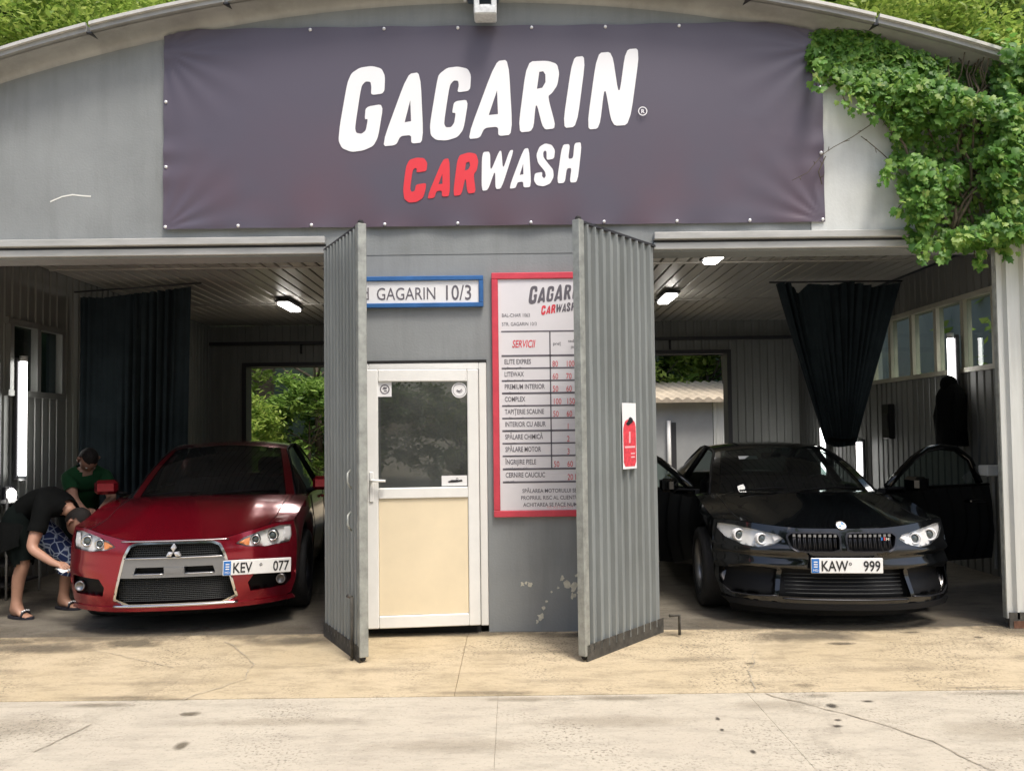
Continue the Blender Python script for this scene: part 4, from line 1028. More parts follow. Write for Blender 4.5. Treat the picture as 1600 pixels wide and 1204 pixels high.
# ---- red saloon, left bay
rc = thing('red_car', 'dark red saloon car with a chrome framed grille, parked nose out in the left bay', 'car', (-2.545, -.02, .045), R(8.5))
rc.scale = (.968, 1, 1)
def Fr(x, z):
    a = abs(x)/.86
    y = .24*a**3.6+.07*a*a
    if z > .56: y += .45*(z-.56)**1.5
    if z < .34: y += .25*(.34-z)**1.2
    y += .018*math.exp(-((z-.45)/.05)**2)*-1*max(0, a-.55)*2
    return y
half = [(0, .165), (.45, .165), (.74, .172), (.835, .20), (.868, .30), (.878, .45), (.880, .58), (.872, .68), (.850, .765), (.72, .762), (.55, .722), (.40, .688), (.30, .674), (0, .672)]
red = Car(rc, Fr, half, 8, M['red_paint'])
gr_out = chaikin([(-.465, .195), (.465, .195), (.375, .56), (.335, .638), (.28, .660), (-.28, .660), (-.335, .638), (-.375, .56)], 1, .12)
hl = lambda sg: [(sg*x, z) for x, z in [(.445, .632), (.52, .606), (.66, .592), (.825, .606), (.842, .66), (.835, .738), (.76, .742), (.62, .712), (.50, .672)]]
fog = lambda sg: [(sg*x, z) for x, z in [(.55, .262), (.80, .268), (.838, .31), (.838, .405), (.58, .392), (.535, .33)]]
red.face([gr_out, hl(1), hl(-1), fog(1), fog(-1)])
red.patch(gr_out, -.055, 0, 'grille_back', M['car_black'])
# grille surround
mb = MB(); n = len(gr_out)
red.patch_mb(mb, [(x*1.02, (z-.43)*1.02+.43) for x, z in gr_out], .008, .03, .05, [[(x*.972, (z-.43)*.955+.43) for x, z in gr_out]]); mb.build('grille_surround', M['chrome'], rc)
# upper and lower mesh as real bars
mb = MB()
for k in range(6):
    z = .556+k*.0165; wx = .352-.10*max(0, z-.60); mb.tube([red.surf(-wx+2*wx*i/12, z, -.03) for i in range(13)], .0035, 5)
for k in range(40):
    x = -.34+.68*k/39; mb.tube([red.surf(x, .553, -.033), red.surf(x*.93, .640, -.033)], .0028, 4)
mb.build('upper_grille', M['mesh'], rc)
mb = MB()
for k in range(13): z = .225+k*.0145; mb.tube([red.surf((-.43+.86*i/12)*(1-.12*(z-.2)), z, -.028) for i in range(13)], .0035, 5)
for k in range(60):
    x = -.43+.86*k/59; mb.tube([red.surf(x, .218, -.031), red.surf(x*.965, .402, -.031)], .0028, 4)
mb.build('lower_grille', M['mesh'], rc)
# silver cross beam with two slots
bo = [(-.418, .402), (.418, .402), (.372, .548), (-.372, .548)]
s1 = [(-.30, .432), (-.075, .432), (-.075, .480), (-.285, .480)]; s2 = [(.075, .432), (.30, .432), (.285, .480), (.075, .480)]
red.patch(bo, .004, .05, 'bumper_beam', M['silver'], holes=[s1, s2])
red.strip([(-.37, .548), (.37, .548)], .012, .010, 0, 'beam_edge', M['chrome']); red.strip([(-.30, .428), (-.075, .428)], .008, .006, 0, 'beam_edge', M['chrome']); red.strip([(.075, .428), (.30, .428)], .008, .006, 0, 'beam_edge', M['chrome'])
red.patch([(-.07, .436), (.07, .436), (.075, .476), (-.075, .476)], .012, .02, 'centre_plate', M['silver'])
red.strip([(-.46, .190), (.46, .190)], .020, .012, 0, 'lower_trim', M['chrome'])
# lower lip
red.patch([(-.86, .150), (.86, .150), (.84, .186), (-.84, .186)], .012, .04, 'lip', M['red_paint'], step=.04)
red.patch([(-.76, .06), (.76, .06), (.80, .160), (-.80, .160)], -.25, .03, 'under_tray', M['car_black'], step=.05)
red.strip([(-.40, .672), (.40, .672)], .010, .004, 0, 'hood_edge', M['chrome'])
# three-diamond badge
mb = MB()
for k in range(3):
    a = R(90+120*k); u = Vector((math.cos(a), math.sin(a))); p = Vector((-u.y, u.x))
    q = [u*.002, u*.034+p*.021, u*.066, u*.034-p*.021]; c = Vector((0, .592))
    if sum((q[i].x*q[(i+1) % 4].y-q[(i+1) % 4].x*q[i].y) for i in range(4)) < 0: q = q[::-1]
    pl = [(c.x+v.x*.92, c.y+v.y*.92) for v in q]; o = len(mb.v)
    y0 = red.F(0, .59)-.030
    mb.add([(x, y0, z) for x, z in pl]+[(x, y0+.03, z) for x, z in pl]+[(sum(x for x, z in pl)/4, y0-.006, sum(z for x, z in pl)/4)], [(0, 1, 8), (1, 2, 8), (2, 3, 8), (3, 0, 8)]+[(i, (i+1) % 4, 4+(i+1) % 4, 4+i) for i in range(4)])
mb.build('badge', M['badge'], rc)
for sg in (1, -1):
    h = hl(sg); lamp = red.patch(h, -.035, 0, 'headlight', M['reflector'], dens=.02)
    red.patch([(x, z) for x, z in h], .002, 0, 'lamp_cover', M['lens'], lamp)
    for cx, cz, r in ((.585, .652, .036), (.705, .668, .043)):
        mb = MB(); mt = Matrix.Translation((sg*cx, red.F(sg*cx, cz)+.022, cz)); mb.lathe([(r*.70, -.012), (r*.82, -.02), (r*1.05, -.012), (r*1.12, .02)], 20, mt); mb.build('lamp_ring', M['chrome'], lamp)
        mb = MB(); mb.ball((sg*cx, red.F(sg*cx, cz)+.032, cz), r*.8, (1, .8, 1)); mb.build('projector', M['lens_ball'], lamp)
    red.patch([(sg*x, z) for x, z in [(.465, .636), (.52, .614), (.542, .612), (.545, .672), (.51, .660)]], -.012, .01, 'indicator', M['amber'], lamp, dens=.02)
    red.patch([(sg*x, z) for x, z in [(.775, .618), (.822, .622), (.833, .66), (.828, .728), (.785, .724)]], -.012, .01, 'marker', M['white'], lamp, dens=.02)
    mb = MB(); red.walls(mb, h, .035); mb.build('lamp_bezel', M['car_black'], lamp)
    fg = red.patch(fog(sg), -.05, 0, 'fog_recess', M['car_black'])
    mb = MB(); cx, cz = sg*.765, .325; mt = Matrix.Translation((cx, red.F(cx, cz)+.01, cz)); mb.lathe([(0, .0), (.022, -.004), (.03, -.014), (.038, -.014), (.040, .03)], 20, mt); mb.build('fog_lamp', M['rim'], fg)
st = [(.42, .58, .778, .800, .855), (.80, .88, .868, .858, .868), (1.10, 1.22, .925, .895, .872), (1.28, 1.34, .93, .90, .872), (1.42, 1.46, .45, .905, .872), (2.1, 2.1, .42, .925, .872), (3.0, 3.0, .42, .945, .868), (3.7, 3.65, 1.0, .97, .85), (4.1, 4.05, 1.02, .98, .835), (4.42, 4.36, 1.0, .95, .80), (4.5, 4.42, .90, .88, .79)]
red.shell(st, [(.93, .33), (3.60, .33)], .375, .19)
red.cabin(dict(ws=(1.13, .925, .745, .18), rf=(1.86, 1.355, .575, .10), rr=(3.0, 1.36, .56), rw=(3.80, 1.01, .68)))
for sg in (1, -1):
    red.mirror(sg*1.0, 1.42, 1.0, rc, sg, M['red_paint'])
    
    for yw in (.93, 3.60): w_ = red.wheel(sg*.80, yw, .335, 0, M['rim_dark'], 10); w_.location = (0, 0, -.044)
    for y0, z0, z1 in ((1.42, .28, .90), (2.5, .28, .93)):
        w, zz = red.belt(y0); mb = MB(); mb.tube([(sg*(w+.006), y0, zz-.01), (sg*(w+.042), y0, .6), (sg*(w+.012), y0, .25)], .004, 4); mb.build('door_seam', M['car_black'], rc)
    mb = MB(); w, zz = red.belt(2.3); mb.bbox(min(sg*(w+.02), sg*(w+.055)), max(sg*(w+.02), sg*(w+.055)), 2.22, 2.42, .80, .83, .008); mb.build('door_handle', M['red_paint'], rc)
number_plate(red, .612, .452, .52, .112, .045, R(-2.0), ('KEV', '077'))
for sg in (1, -1):
    pass

# ---- black saloon, right bay
bc = thing('black_car', 'glossy black saloon car with both front doors open, parked nose out in the right bay', 'car', (2.45, -.08, -.0), R(-4.5))
bc.scale = (.985, 1, .985)
def Fb(x, z):
    a = abs(x)/.90
    y = .26*a**3.2+.10*a*a
    if z > .60: y += .50*(z-.60)**1.4
    if z < .40: y -= .05*min(1, (.40-z)/.12)
    # bumper crease below the lamps and the intake brow
    s = max(0, min(1, (a-.25)/.3))
    y += s*(-.034*math.exp(-((z-.590)/.020)**2)+.030*math.exp(-((z-.545)/.022)**2)-.036*math.exp(-((z-.485)/.020)**2))
    return y
half = [(0, .20), (.45, .20), (.76, .21), (.865, .24), (.895, .34), (.905, .48), (.908, .62), (.903, .72), (.888, .800), (.78, .806), (.62, .792), (.45, .775), (.30, .764), (0, .762)]
blk = Car(bc, Fb, half, 8, M['black_paint'])
kid = lambda sg: chaikin([(sg*x, z) for x, z in [(.026, .590), (.325, .590), (.385, .622), (.408, .705), (.375, .735), (.036, .735), (.020, .70)]], 1, .14)
hb = lambda sg: [(sg*x, z) for x, z in [(.425, .682), (.49, .640), (.60, .612), (.70, .622), (.82, .672), (.874, .735), (.866, .775), (.77, .770), (.62, .744), (.46, .712)]]
mid_in = [(-.485, .258), (.485, .258), (.445, .462), (-.445, .462)]
sid_in = lambda sg: [(sg*x, z) for x, z in [(.515, .258), (.82, .252), (.872, .32), (.870, .43), (.66, .462), (.480, .455)]]
blk.face([kid(1), kid(-1), hb(1), hb(-1), mid_in, sid_in(1), sid_in(-1)])
for sg in (1, -1):
    g = blk.patch(kid(sg), -.06, 0, 'kidney_grille', M['car_black'])
    ko = kid(sg); c = (sg*.212, .664)
    blk.patch([(c[0]+(x-c[0])*1.03, c[1]+(z-c[1])*1.05) for x, z in ko], .010, .03, 'grille_rim', M['rim_dark'], g, holes=[[(c[0]+(x-c[0])*.955, c[1]+(z-c[1])*.90) for x, z in ko]])
    mb = MB()
    for k in range(9):
        x = sg*(.055+k*.037)
        for dx in (-.006, .006): mb.tube([blk.surf(x+dx, .598, -.012), blk.surf(x+dx, .728, -.012)], .0045, 5)
    mb.build('grille_bars', M['rim_dark'], g)
    mb = MB()
    for k in range(9): x = sg*(.055+k*.037); mb.box(x-.010, x+.010, blk.F(x, .70)+.0, blk.F(x, .70)+.012, .700, .720)
    mb.build('bar_tips', M['silver'], g)
    lamp = blk.patch(hb(sg), -.03, 0, 'headlight', M['reflector'], dens=.02)
    blk.patch(hb(sg), .002, 0, 'lamp_cover', M['lens'], lamp)
    for cx, cz, r in ((.575, .675, .044), (.725, .694, .047)):
        mb = MB(); mb2 = MB(); mt = Matrix.Translation((sg*cx, blk.F(sg*cx, cz)+.018, cz)) @ Matrix.Rotation(-sg*.25, 4, 'Z')
        mb.lathe([(r*.72, -.004), (r*.80, -.016), (r*.98, -.016), (r*1.06, .0), (r*1.05, .03)], 24, mt); mb2.ball((sg*cx, blk.F(sg*cx, cz)+.03, cz), r*.72, (1, .8, 1)); mb.build('lamp_ring', M['white'], lamp); mb2.build('projector', M['lens_ball'], lamp)
    mb = MB(); blk.walls(mb, hb(sg), .03); mb.build('lamp_bezel', M['silver'], lamp)
    blk.patch([(sg*x, z) for x, z in [(.442, .688), (.49, .662), (.50, .708), (.455, .702)]], -.015, .01, 'indicator', M['white'], lamp, dens=.02)
    blk.patch(sid_in(sg), -.07, 0, 'side_intake', M['car_black'])
    blk.strip([(sg*.50, .262), (sg*.66, .248), (sg*.80, .252), (sg*.86, .30)], .012, .004, 0, 'lip_edge', M['rim_dark'])
blk.patch(mid_in, -.07, 0, 'lower_intake', M['car_black'])
mb = MB()
for k in range(6): z = .285+k*.027; mb.tube([blk.surf(-.43+.86*i/10, z, -.03) for i in range(11)], .004, 5)
mb.build('intake_bars', M['mesh'], bc)
blk.strip([(-.46, .245), (.46, .245)], .014, .006, 0, 'lip_edge', M['rim_dark'])
blk.patch([(-.82, .170), (.82, .170), (.865, .212), (-.865, .212)], .012, .05, 'splitter', M['car_black'], step=.05)
blk.patch([(-.76, .07), (.76, .07), (.80, .20), (-.80, .20)], -.25, .03, 'under_tray', M['car_black'], step=.06)
# round badge with quarters, tri-colour M mark on the grille
bd = bpy.data.objects.new('badge', None); COL.objects.link(bd); bd.parent = bc
bd.location = (0, blk.F(0, .772)+.012, .785); bd.rotation_euler = (R(-42), 0, 0)
mb = MB(); mb.lathe([(.0405, .004), (.041, -.004), (.039, -.008), (.029, -.008)], 32); mb.build('badge_ring', M['chrome'], bd)
for a0, mt in ((0, 'plate_blue'), (90, 'white'), (180, 'plate_blue'), (270, 'white')):
    mb = MB(); pl = [(0, 0)]+[(.029*math.cos(R(a0+15*k)), .029*math.sin(R(a0+15*k))) for k in range(7)]; plate(mb, pl, -.007, .002); mb.build('badge_quarter', M[mt], bd)
mb = MB(); c = blk.F(.30, .685)-.006
for k, mt in enumerate(('plate_blue', 'black', 'red_print')):
    m1 = MB(); m1.box(.285+k*.010, .293+k*.010, c, c+.01, .675, .697); m1.build('stripe', M[mt], bc)
mb = MB(); text(mb, 'M', .317, .675, .022, c, sx=1.15, bold=.03); mb.build('grille_letter', M['chrome'], bc)
st = [(.45, .62, .842, .828, .888), (.85, .95, .902, .880, .894), (1.12, 1.26, .952, .915, .892), (1.30, 1.38, .958, .925, .89), (1.45, 1.5, .45, .93, .89), (2.1, 2.1, .42, .945, .888), (3.0, 3.0, .42, .96, .89), (3.7, 3.65, 1.0, .975, .885), (4.1, 4.05, 1.01, .97, .86), (4.5, 4.42, .99, .94, .82), (4.6, 4.5, .90, .86, .80)]
blk.shell(st, [(.86, .34), (3.68, .34)], .385, .20, gap=(1.42, 2.52, (1, -1)))
blk.cabin(dict(ws=(1.16, .955, .76, .18), rf=(1.95, 1.335, .575, .10), rr=(3.05, 1.35, .55), rw=(3.95, 1.02, .68), open={1: 1, -1: 1}))
rp = [(-.05, .05, .97), (-.07, .22, 1.10), (-.12, .42, 1.22), (-.17, .62, 1.305), (-.20, .82, 1.33), (-.19, 1.00, 1.31), (-.12, 1.10, 1.20), (-.05, 1.14, .97)]
blk.door(1, 1.42, 1.22, R(70), .955, .25, rp, 'open door on the side of the ribbed wall')
blk.door(-1, 1.42, 1.16, R(56), .955, .25, rp, 'open door on the side of the office')
for sg in (1, -1):
    blk.wheel(sg*.835, .86, .34, 0, M['rim'], 5); blk.wheel(sg*.835, 3.68, .34, 0, M['rim'], 5)
number_plate(blk, .0, .500, .52, .112, .05, R(0), ('KAW', '999'))
mb = MB(); mt = Matrix.Translation((-.30, 1.765, 1.245)) @ Matrix.Rotation(R(-62), 4, 'X'); mb.box(-.09, .09, -.002, .0, -.03, .03, mt); mb.build('windscreen_sticker', M['white'], bc)
# ------------------------------------------------------------------ curtains, lamps and fittings inside
def curtain(name, label, cat, top, bot, y, nf, amp, seed, ytop=None):
    """hanging cloth: top/bot are lists (x, z) sampled across; folds run from top to bottom"""
    rnd = random.Random(seed); n = nf*8; T = resample(top, n); Bt = resample(bot, n); rows = []
    ph = [rnd.uniform(.7, 1.3) for _ in range(nf+1)]
    for j in range(25):
        v = j/24; row = []
        for i in range(n+1):
            t = i/n; p = T[i].lerp(Bt[i], v)
            a = amp*ph[int(t*nf)]*(.55+.45*math.cos(v*2+t*9))
            dy = a*math.sin(2*math.pi*nf*t+1.2*math.sin(v*2.2+t*5))+.35*a*math.sin(2*math.pi*nf*2.3*t+v)
            row.append((p.x+.25*a*math.cos(2*math.pi*nf*t), y+dy, p.y))
        rows.append(row)
    c = thing(name, label, cat, (0, 0, 0)); mb = MB(); mb.grid(rows); o = mb.build('cloth', M['curtain'], c); return c
c = curtain('curtain', 'dark navy curtain hanging full length by the left wall behind the red car', 'curtain', [(-5.02, 3.13), (-4.75, 3.12), (-4.35, 3.17), (-4.1, 3.19), (-3.72, 3.24)], [(-5.05, .25), (-4.4, .22), (-3.78, .25)], 3.1, 15, .045, 1)
mb = MB(); mb.tube([(-5.08, 3.1, 3.19), (-3.6, 3.1, 3.28)], .010); mb.build('rail', M['steel_dark'], c)
c = curtain('curtain', 'dark navy curtain gathered to a point by the window strip behind the black car', 'curtain', [(3.28, 3.30), (3.46, 3.30), (3.55, 3.17), (3.68, 3.29), (4.0, 3.27), (4.2, 3.31), (4.5, 3.24), (4.82, 3.29)], [(3.84, 1.32), (3.98, 1.27), (4.20, 1.29)], 3.65, 17, .055, 2)
mb = MB(); mb.tube([(3.86, 3.62, 1.38), (3.98, 3.57, 1.36), (4.14, 3.58, 1.36), (4.2, 3.66, 1.38)], .018); mb.build('tie', M['tee_black'], c)
mb = MB(); mb.tube([(3.2, 3.65, 3.31), (4.84, 3.65, 3.31)], .012); mb.build('rail', M['steel_dark'], c)

def vtube(x, y, z0, z1, side, label):
    t = thing('tube_lamp', label, 'lamp', (x, y, z0), 0, 'upright tube lamps on the walls')
    h = z1-z0
    mb = MB(); mb.box(-.03, .03, -.02, .02, -.05, h+.05) if False else mb.bbox(side*.03-.02, side*.03+.02, -.05, .05, -.04, h+.04, .008); mb.build('lamp_base', M['steel_dark'], t)
    mb = MB(); mb.tube([(-side*.02, 0, 0), (-side*.02, 0, h)], .034, 12); mb.build('light_tube', M['tube_light'], t)
    mb = MB(); mb.tube([(-side*.02, 0, -.05), (-side*.02, 0, -.001)], .037, 12); mb.build('end_cap', M['lamp_white'], t); mb = MB(); mb.tube([(-side*.02, 0, h+.001), (-side*.02, 0, h+.06)], .037, 12); mb.build('end_cap', M['lamp_white'], t)
vtube(XL+.08, 2.05, 1.12, 2.28, -1, 'bright upright tube lamp on the wall left of the curtain and bending person')
vtube(XR-.10, 2.45, 1.50, 2.45, 1, 'bright upright tube lamp in front of the right window strip')
vtube(XR-.10, 5.95, .45, 1.68, 1, 'upright tube lamp at the far end, seen just above the black car roof')
vtube(XR-.10, 4.72, .30, 1.31, 1, 'upright tube lamp whose tip shows under the gathered curtain')
def ctube(x, y, l, label):
    t = thing('ceiling_lamp', label, 'lamp', (x, y, CEIL-.02), 0, 'tube lamps under the ceiling')
    mb = MB(); mb.bbox(-.10, .10, -l/2-.05, l/2+.05, -.035, .0, .008); mb.build('lamp_body', M['steel_dark'], t)
    mb = MB(); mb.bbox(-.075, .075, -l/2, l/2, -.075, -.036, .015); mb.build('diffuser', M['tube_dim'], t)
ctube(-3.08, 4.85, .62, 'lit lamp under the ceiling of the left bay')
ctube(2.12, 4.55, .62, 'lit lamp deep under the ceiling of the right bay')
ctube(2.12, 2.0, .62, 'lit lamp close behind the lintel of the right bay')
t = thing('wall_lamp', 'small round white lamp on the left wall at the edge of the picture', 'lamp', (XL+.03, 1.95, .93))
mb = MB(); mb.lathe([(0, -.05), (.05, -.045), (.07, -.02), (.07, .02)], 18, Matrix.Rotation(R(90), 4, 'Z')); mb.build('globe', M['tube_dim'], t)
mb = MB(); mb.bbox(-.02, .02, -.09, .09, -.09, .09, .01); mb.build('lamp_base', M['steel_dark'], t)
t = thing('white_box', 'small white box on the right wall beside the open car door', 'box', (4.66, 1.55, 1.03))  # plain white box on two legs, use unknown
mb = MB(); mb.bbox(-.16, .28, -.05, .10, 0, .10, .008); mb.build('box_body', M['white_pvc'], t)
mb = MB(); mb.bbox(-.02, .0, .10, .12, -.9, 0, .004); mb.bbox(.20, .22, .10, .12, -.9, 0, .004); mb.build('leg', M['beam'], t)
t = thing('control_box', 'black control box on the right wall below the windows', 'box', (XR-.03, 3.98, 1.58))
mb = MB(); mb.bbox(-.08, .0, -.10, .10, -.22, .22, .012); mb.build('box_body', M['car_black'], t)
mb = MB(); mb.bbox(-.09, -.081, -.07, .07, -.1, .1, .003); mb.build('cover', M['interior'], t)
# black jacket hanging by the window
t = thing('jacket', 'black hooded jacket hanging on the right wall above the open car door', 'jacket', (XR-.19, 2.35, 0))
rows = []
for j in range(15):
    v = j/14; z = 1.98-.68*v; w = .05+.135*min(1, v*4.5)**.6+.02*v; row = []
    for k in range(25):
        a = 2*math.pi*k/24; f = 1+.08*math.sin(a*5+v*3); row.append((w*.62*math.cos(a)*f, w*math.sin(a)*f*1.0, z))
    rows.append(row)
mb = MB(); mb.grid(rows); mb.build('jacket_body', M['tee_black'], t)
for sg in (1, -1):
    mb = MB(); mb.tube([(0, sg*.14, 1.88), (-.02, sg*.20, 1.62), (-.02, sg*.19, 1.36)], [.05, .06, .045], 10); mb.build('sleeve', M['tee_black'], t)
mb = MB(); mb.ball((-.02, 0, 1.95), .085, (1, 1, 1.2)); mb.build('hood', M['tee_black'], t)
# hoses and stacked things low on the left wall
t = thing('metal_rack', 'low dark wire rack against the left wall beside the bending person', 'rack', (XL+.22, 1.62, 0))
for i in range(5):
    mb = MB(); mb.box(-.17, .17, -.25, .25, .12+i*.19, .135+i*.19); mb.build('shelf', M['steel_dark'], t)
for x in (-.17, .17):
    for y in (-.25, .25): mb = MB(); mb.tube([(x, y, 0), (x, y, .95)], .010); mb.build('post', M['beam'], t)

# ------------------------------------------------------------------ people
def skin_mesh(joints, bones, sub=2):
    """one continuous surface round a skeleton: joints {name: (co, radius)}"""
    names = list(joints); me = bpy.data.meshes.new('s'); me.from_pydata([joints[n][0] for n in names], [(names.index(a), names.index(b)) for a, b in bones], [])
    o = bpy.data.objects.new('s', me); COL.objects.link(o)
    md = o.modifiers.new('k', 'SKIN'); md.use_smooth_shade = True
    sv = me.skin_vertices[0].data
    for i, n in enumerate(names):
        r = joints[n][1]; sv[i].radius = r if isinstance(r, tuple) else (r, r); sv[i].use_root = (i == 0)
    s = o.modifiers.new('s', 'SUBSURF'); s.levels = sub; s.render_levels = sub
    bpy.context.view_layer.update(); dg = bpy.context.evaluated_depsgraph_get()
    out = bpy.data.meshes.new_from_object(o.evaluated_get(dg)); bpy.data.objects.remove(o); return out
def seg_near(p, joints, bones):
    best = None
    for a, b in bones:
        A, Bq = Vector(joints[a][0]), Vector(joints[b][0]); d = Bq-A; t = max(0, min(1, (p-A).dot(d)/max(1e-9, d.length_squared)))
        q = (p-(A+d*t)).length
        if best is None or q < best[0]: best = (q, a, b, t)
    return best
def clothing(body, joints, bones, pick, off, name, mat, parent, seed=0):
    """cloth that follows the chosen region of the body surface"""
    vs = {}; V = []; Fc = []
    for p in body.polygons:
        c = p.center
        _, a, b, t = seg_near(Vector(c), joints, bones)
        if pick(a, b, t, Vector(c)): Fc.append(list(p.vertices))
    f2 = []
    for q in Fc:
        r = []
        for i in q:
            if i not in vs:
                v = body.vertices[i]; vs[i] = len(V); k = off*(1+.55*noise.noise(Vector(v.co)*9+Vector((seed, 0, 0)))); V.append(v.co+v.normal*k)
            r.append(vs[i])
        f2.append(r)
    mb = MB(); mb.add(V, f2, True); return mb.build(name, mat, parent)
def hand(joints, bones, wrist, d, palm_n, side, nm, curl=.5, L=.175):
    """palm, four fingers and a thumb added to the skeleton"""
    d = Vector(d).normalized(); n = Vector(palm_n); n = (n-d*n.dot(d)).normalized(); s_ = d.cross(n)*side; W_ = Vector(joints[wrist][0])
    joints[nm+'p'] = (tuple(W_+d*.05), (.030, .016)); bones.append((wrist, nm+'p'))
    for k, (o, ln) in enumerate(((.030, .070), (.010, .078), (-.010, .073), (-.029, .056))):
        b = W_+d*.088+s_*o; joints[nm+'k%d' % k] = (tuple(b), .0095); bones.append((nm+'p', nm+'k%d' % k))
        c1 = b+(d*math.cos(curl*.6)+n*math.sin(curl*.6))*ln*.5; c2 = c1+(d*math.cos(curl*1.7)+n*math.sin(curl*1.7))*ln*.5
        joints[nm+'m%d' % k] = (tuple(c1), .0085); joints[nm+'t%d' % k] = (tuple(c2), .0070); bones += [(nm+'k%d' % k, nm+'m%d' % k), (nm+'m%d' % k, nm+'t%d' % k)]
    t0 = W_+d*.03+s_*.034; t1 = t0+(d*.7+s_*.6+n*.3).normalized()*.038; t2 = t1+(d*.9+s_*.15+n*.4).normalized()*.030
    joints[nm+'a'] = (tuple(t0), .012); joints[nm+'b'] = (tuple(t1), .0095); joints[nm+'c'] = (tuple(t2), .0075); bones += [(nm+'p', nm+'a'), (nm+'a', nm+'b'), (nm+'b', nm+'c')]
def foot(joints, bones, ankle, d, nm):
    A = Vector(joints[ankle][0]); d = Vector((d[0], d[1], 0)).normalized()
    joints[nm+'h'] = (tuple(A-d*.035+Vector((0, 0, -.045))), .034); joints[nm+'b'] = (tuple(A+d*.10+Vector((0, 0, -.050))), (.042, .024)); joints[nm+'t'] = (tuple(A+d*.165+Vector((0, 0, -.058))), (.040, .014))
    bones += [(ankle, nm+'h'), (ankle, nm+'b'), (nm+'b', nm+'t')]
def head(parent, mt, skin, hairmat):
    mb = MB(); b = MB(); b.ball((0, 0, 0), 1, n=24, m=16); V = []
    for x, y, z in b.v:       # face looks along -y
        X, Y, Z = x*.076, y*.098, z*.118
        if z < 0: X *= 1-.30*z*z; Y *= 1-.12*z*z; Y -= .012*(-z)
        fx = math.exp(-(x/.16)**2)
        if y < 0:
            Y -= .024*fx*math.exp(-((z+.16)/.14)**2)               # nose
            Y -= .006*math.exp(-(x/.3)**2)*math.exp(-((z+.50)/.07)**2)   # lips
            Y += .010*math.exp(-((abs(x)-.38)/.16)**2)*math.exp(-((z-.04)/.10)**2)   # eye sockets
            Y -= .006*math.exp(-((z-.20)/.08)**2)
            Y -= .010*math.exp(-(x/.3)**2)*math.exp(-((z+.82)/.12)**2)   # chin
        V.append(mt @ Vector((X, Y, Z)))
    mb.add(V, b.f, True); h = mb.build('head', skin, parent)
    mb = MB(); 
    for sx in (1, -1): mb.tube([mt @ Vector((sx*.074, .0, .025)), mt @ Vector((sx*.090, .015, .02)), mt @ Vector((sx*.084, .012, -.02)), mt @ Vector((sx*.074, .0, -.035))], [.010, .014, .012, .008], 8)
    mb.build('ear', skin, h)
    mb = MB()
    for sx in (1, -1): mb.ball(mt @ Vector((sx*.030, -.083, .008)), .0115)
    mb.build('eye', M['white'], h)
    mb = MB()
    for sx in (1, -1): mb.ball(mt @ Vector((sx*.030, -.0925, .008)), .0055)
    mb.build('iris', M['black'], h)
    b = MB(); b.ball((0, 0, 0), 1, n=24, m=14); mb = MB(); keep = []
    V = [mt @ Vector((x*.083, y*.104+.010, z*.124+.006)) for x, y, z in b.v]
    for f in b.f:
        c = [sum(b.v[i][k] for i in f)/len(f) for k in range(3)]
        if c[2] > .38 or (c[1] > -.05 and c[2] > -.45 and not (abs(c[0]) > .75 and c[2] < .15 and c[1] < .25)): keep.append(f)
    mb.add(V, keep, True); mb.build('hair', hairmat, parent)
    return h
# person bending to the bumper
pa = thing('person', 'person in black T-shirt and dark shorts bending forward to wipe the red car bumper', 'person', (-4.15, .75, 0))
J = {}; bo = []
def j(n, co, r): J[n] = (tuple(Vector(co)-Vector((-4.15, .75, 0))), r)
j('pel', (-4.24, .80, .84), (.155, .12)); j('sp', (-4.12, .80, .93), (.145, .115)); j('ch', (-3.97, .79, .955), (.165, .125)); j('up', (-3.86, .78, .925), (.15, .10)); j('nk', (-3.79, .77, .885), .055); j('nk2', (-3.75, .76, .855), .055)
for sx, yy in (('n', -.18), ('f', .17)):
    j('sh'+sx, (-3.90, .78+yy, .91), .062)
j('eln', (-3.93, .48, .60), .045); j('wrn', (-3.71, .42, .49), .029)
j('elf', (-3.80, 1.02, .64), .045); j('wrf', (-3.60, .86, .60), .029)
j('hpn', (-4.22, .70, .78), .105); j('knn', (-4.085, .63, .455), .058); j('cfn', (-4.135, .645, .33), .056); j('ann', (-4.165, .66, .075), .034)
j('hpf', (-4.20, .92, .78), .105); j('knf', (-3.86, .95, .44), .058); j('cff', (-3.92, .97, .31), .056); j('anf', (-3.965, .99, .075), .034)
bo = [('pel', 'sp'), ('sp', 'ch'), ('ch', 'up'), ('up', 'nk'), ('nk', 'nk2'), ('up', 'shn'), ('shn', 'eln'), ('eln', 'wrn'), ('up', 'shf'), ('shf', 'elf'), ('elf', 'wrf'), ('pel', 'hpn'), ('hpn', 'knn'), ('knn', 'cfn'), ('cfn', 'ann'), ('pel', 'hpf'), ('hpf', 'knf'), ('knf', 'cff'), ('cff', 'anf')]
hand(J, bo, 'wrn', (.9, -.1, -.25), (.1, .3, -1), 1, 'hn'); hand(J, bo, 'wrf', (.8, -.5, -.2), (.4, .2, -1), -1, 'hf')
foot(J, bo, 'ann', (.95, -.3), 'fn'); foot(J, bo, 'anf', (1, -.2), 'ff')
body = skin_mesh(J, bo); body.materials.append(M['skin']); o = bpy.data.objects.new('body', body); COL.objects.link(o); o.parent = pa
torso = {('pel', 'sp'), ('sp', 'ch'), ('ch', 'up'), ('up', 'shn'), ('up', 'shf')}
clothing(body, J, bo, lambda a, b, t, c: (a, b) in torso or (a == 'up' and b == 'nk' and t < .35) or (a in ('shn', 'shf') and b.startswith('el') and t < .62) or (a == 'pel' and b.startswith('hp')), .020, 'shirt', M['tee_black'], pa, 1)
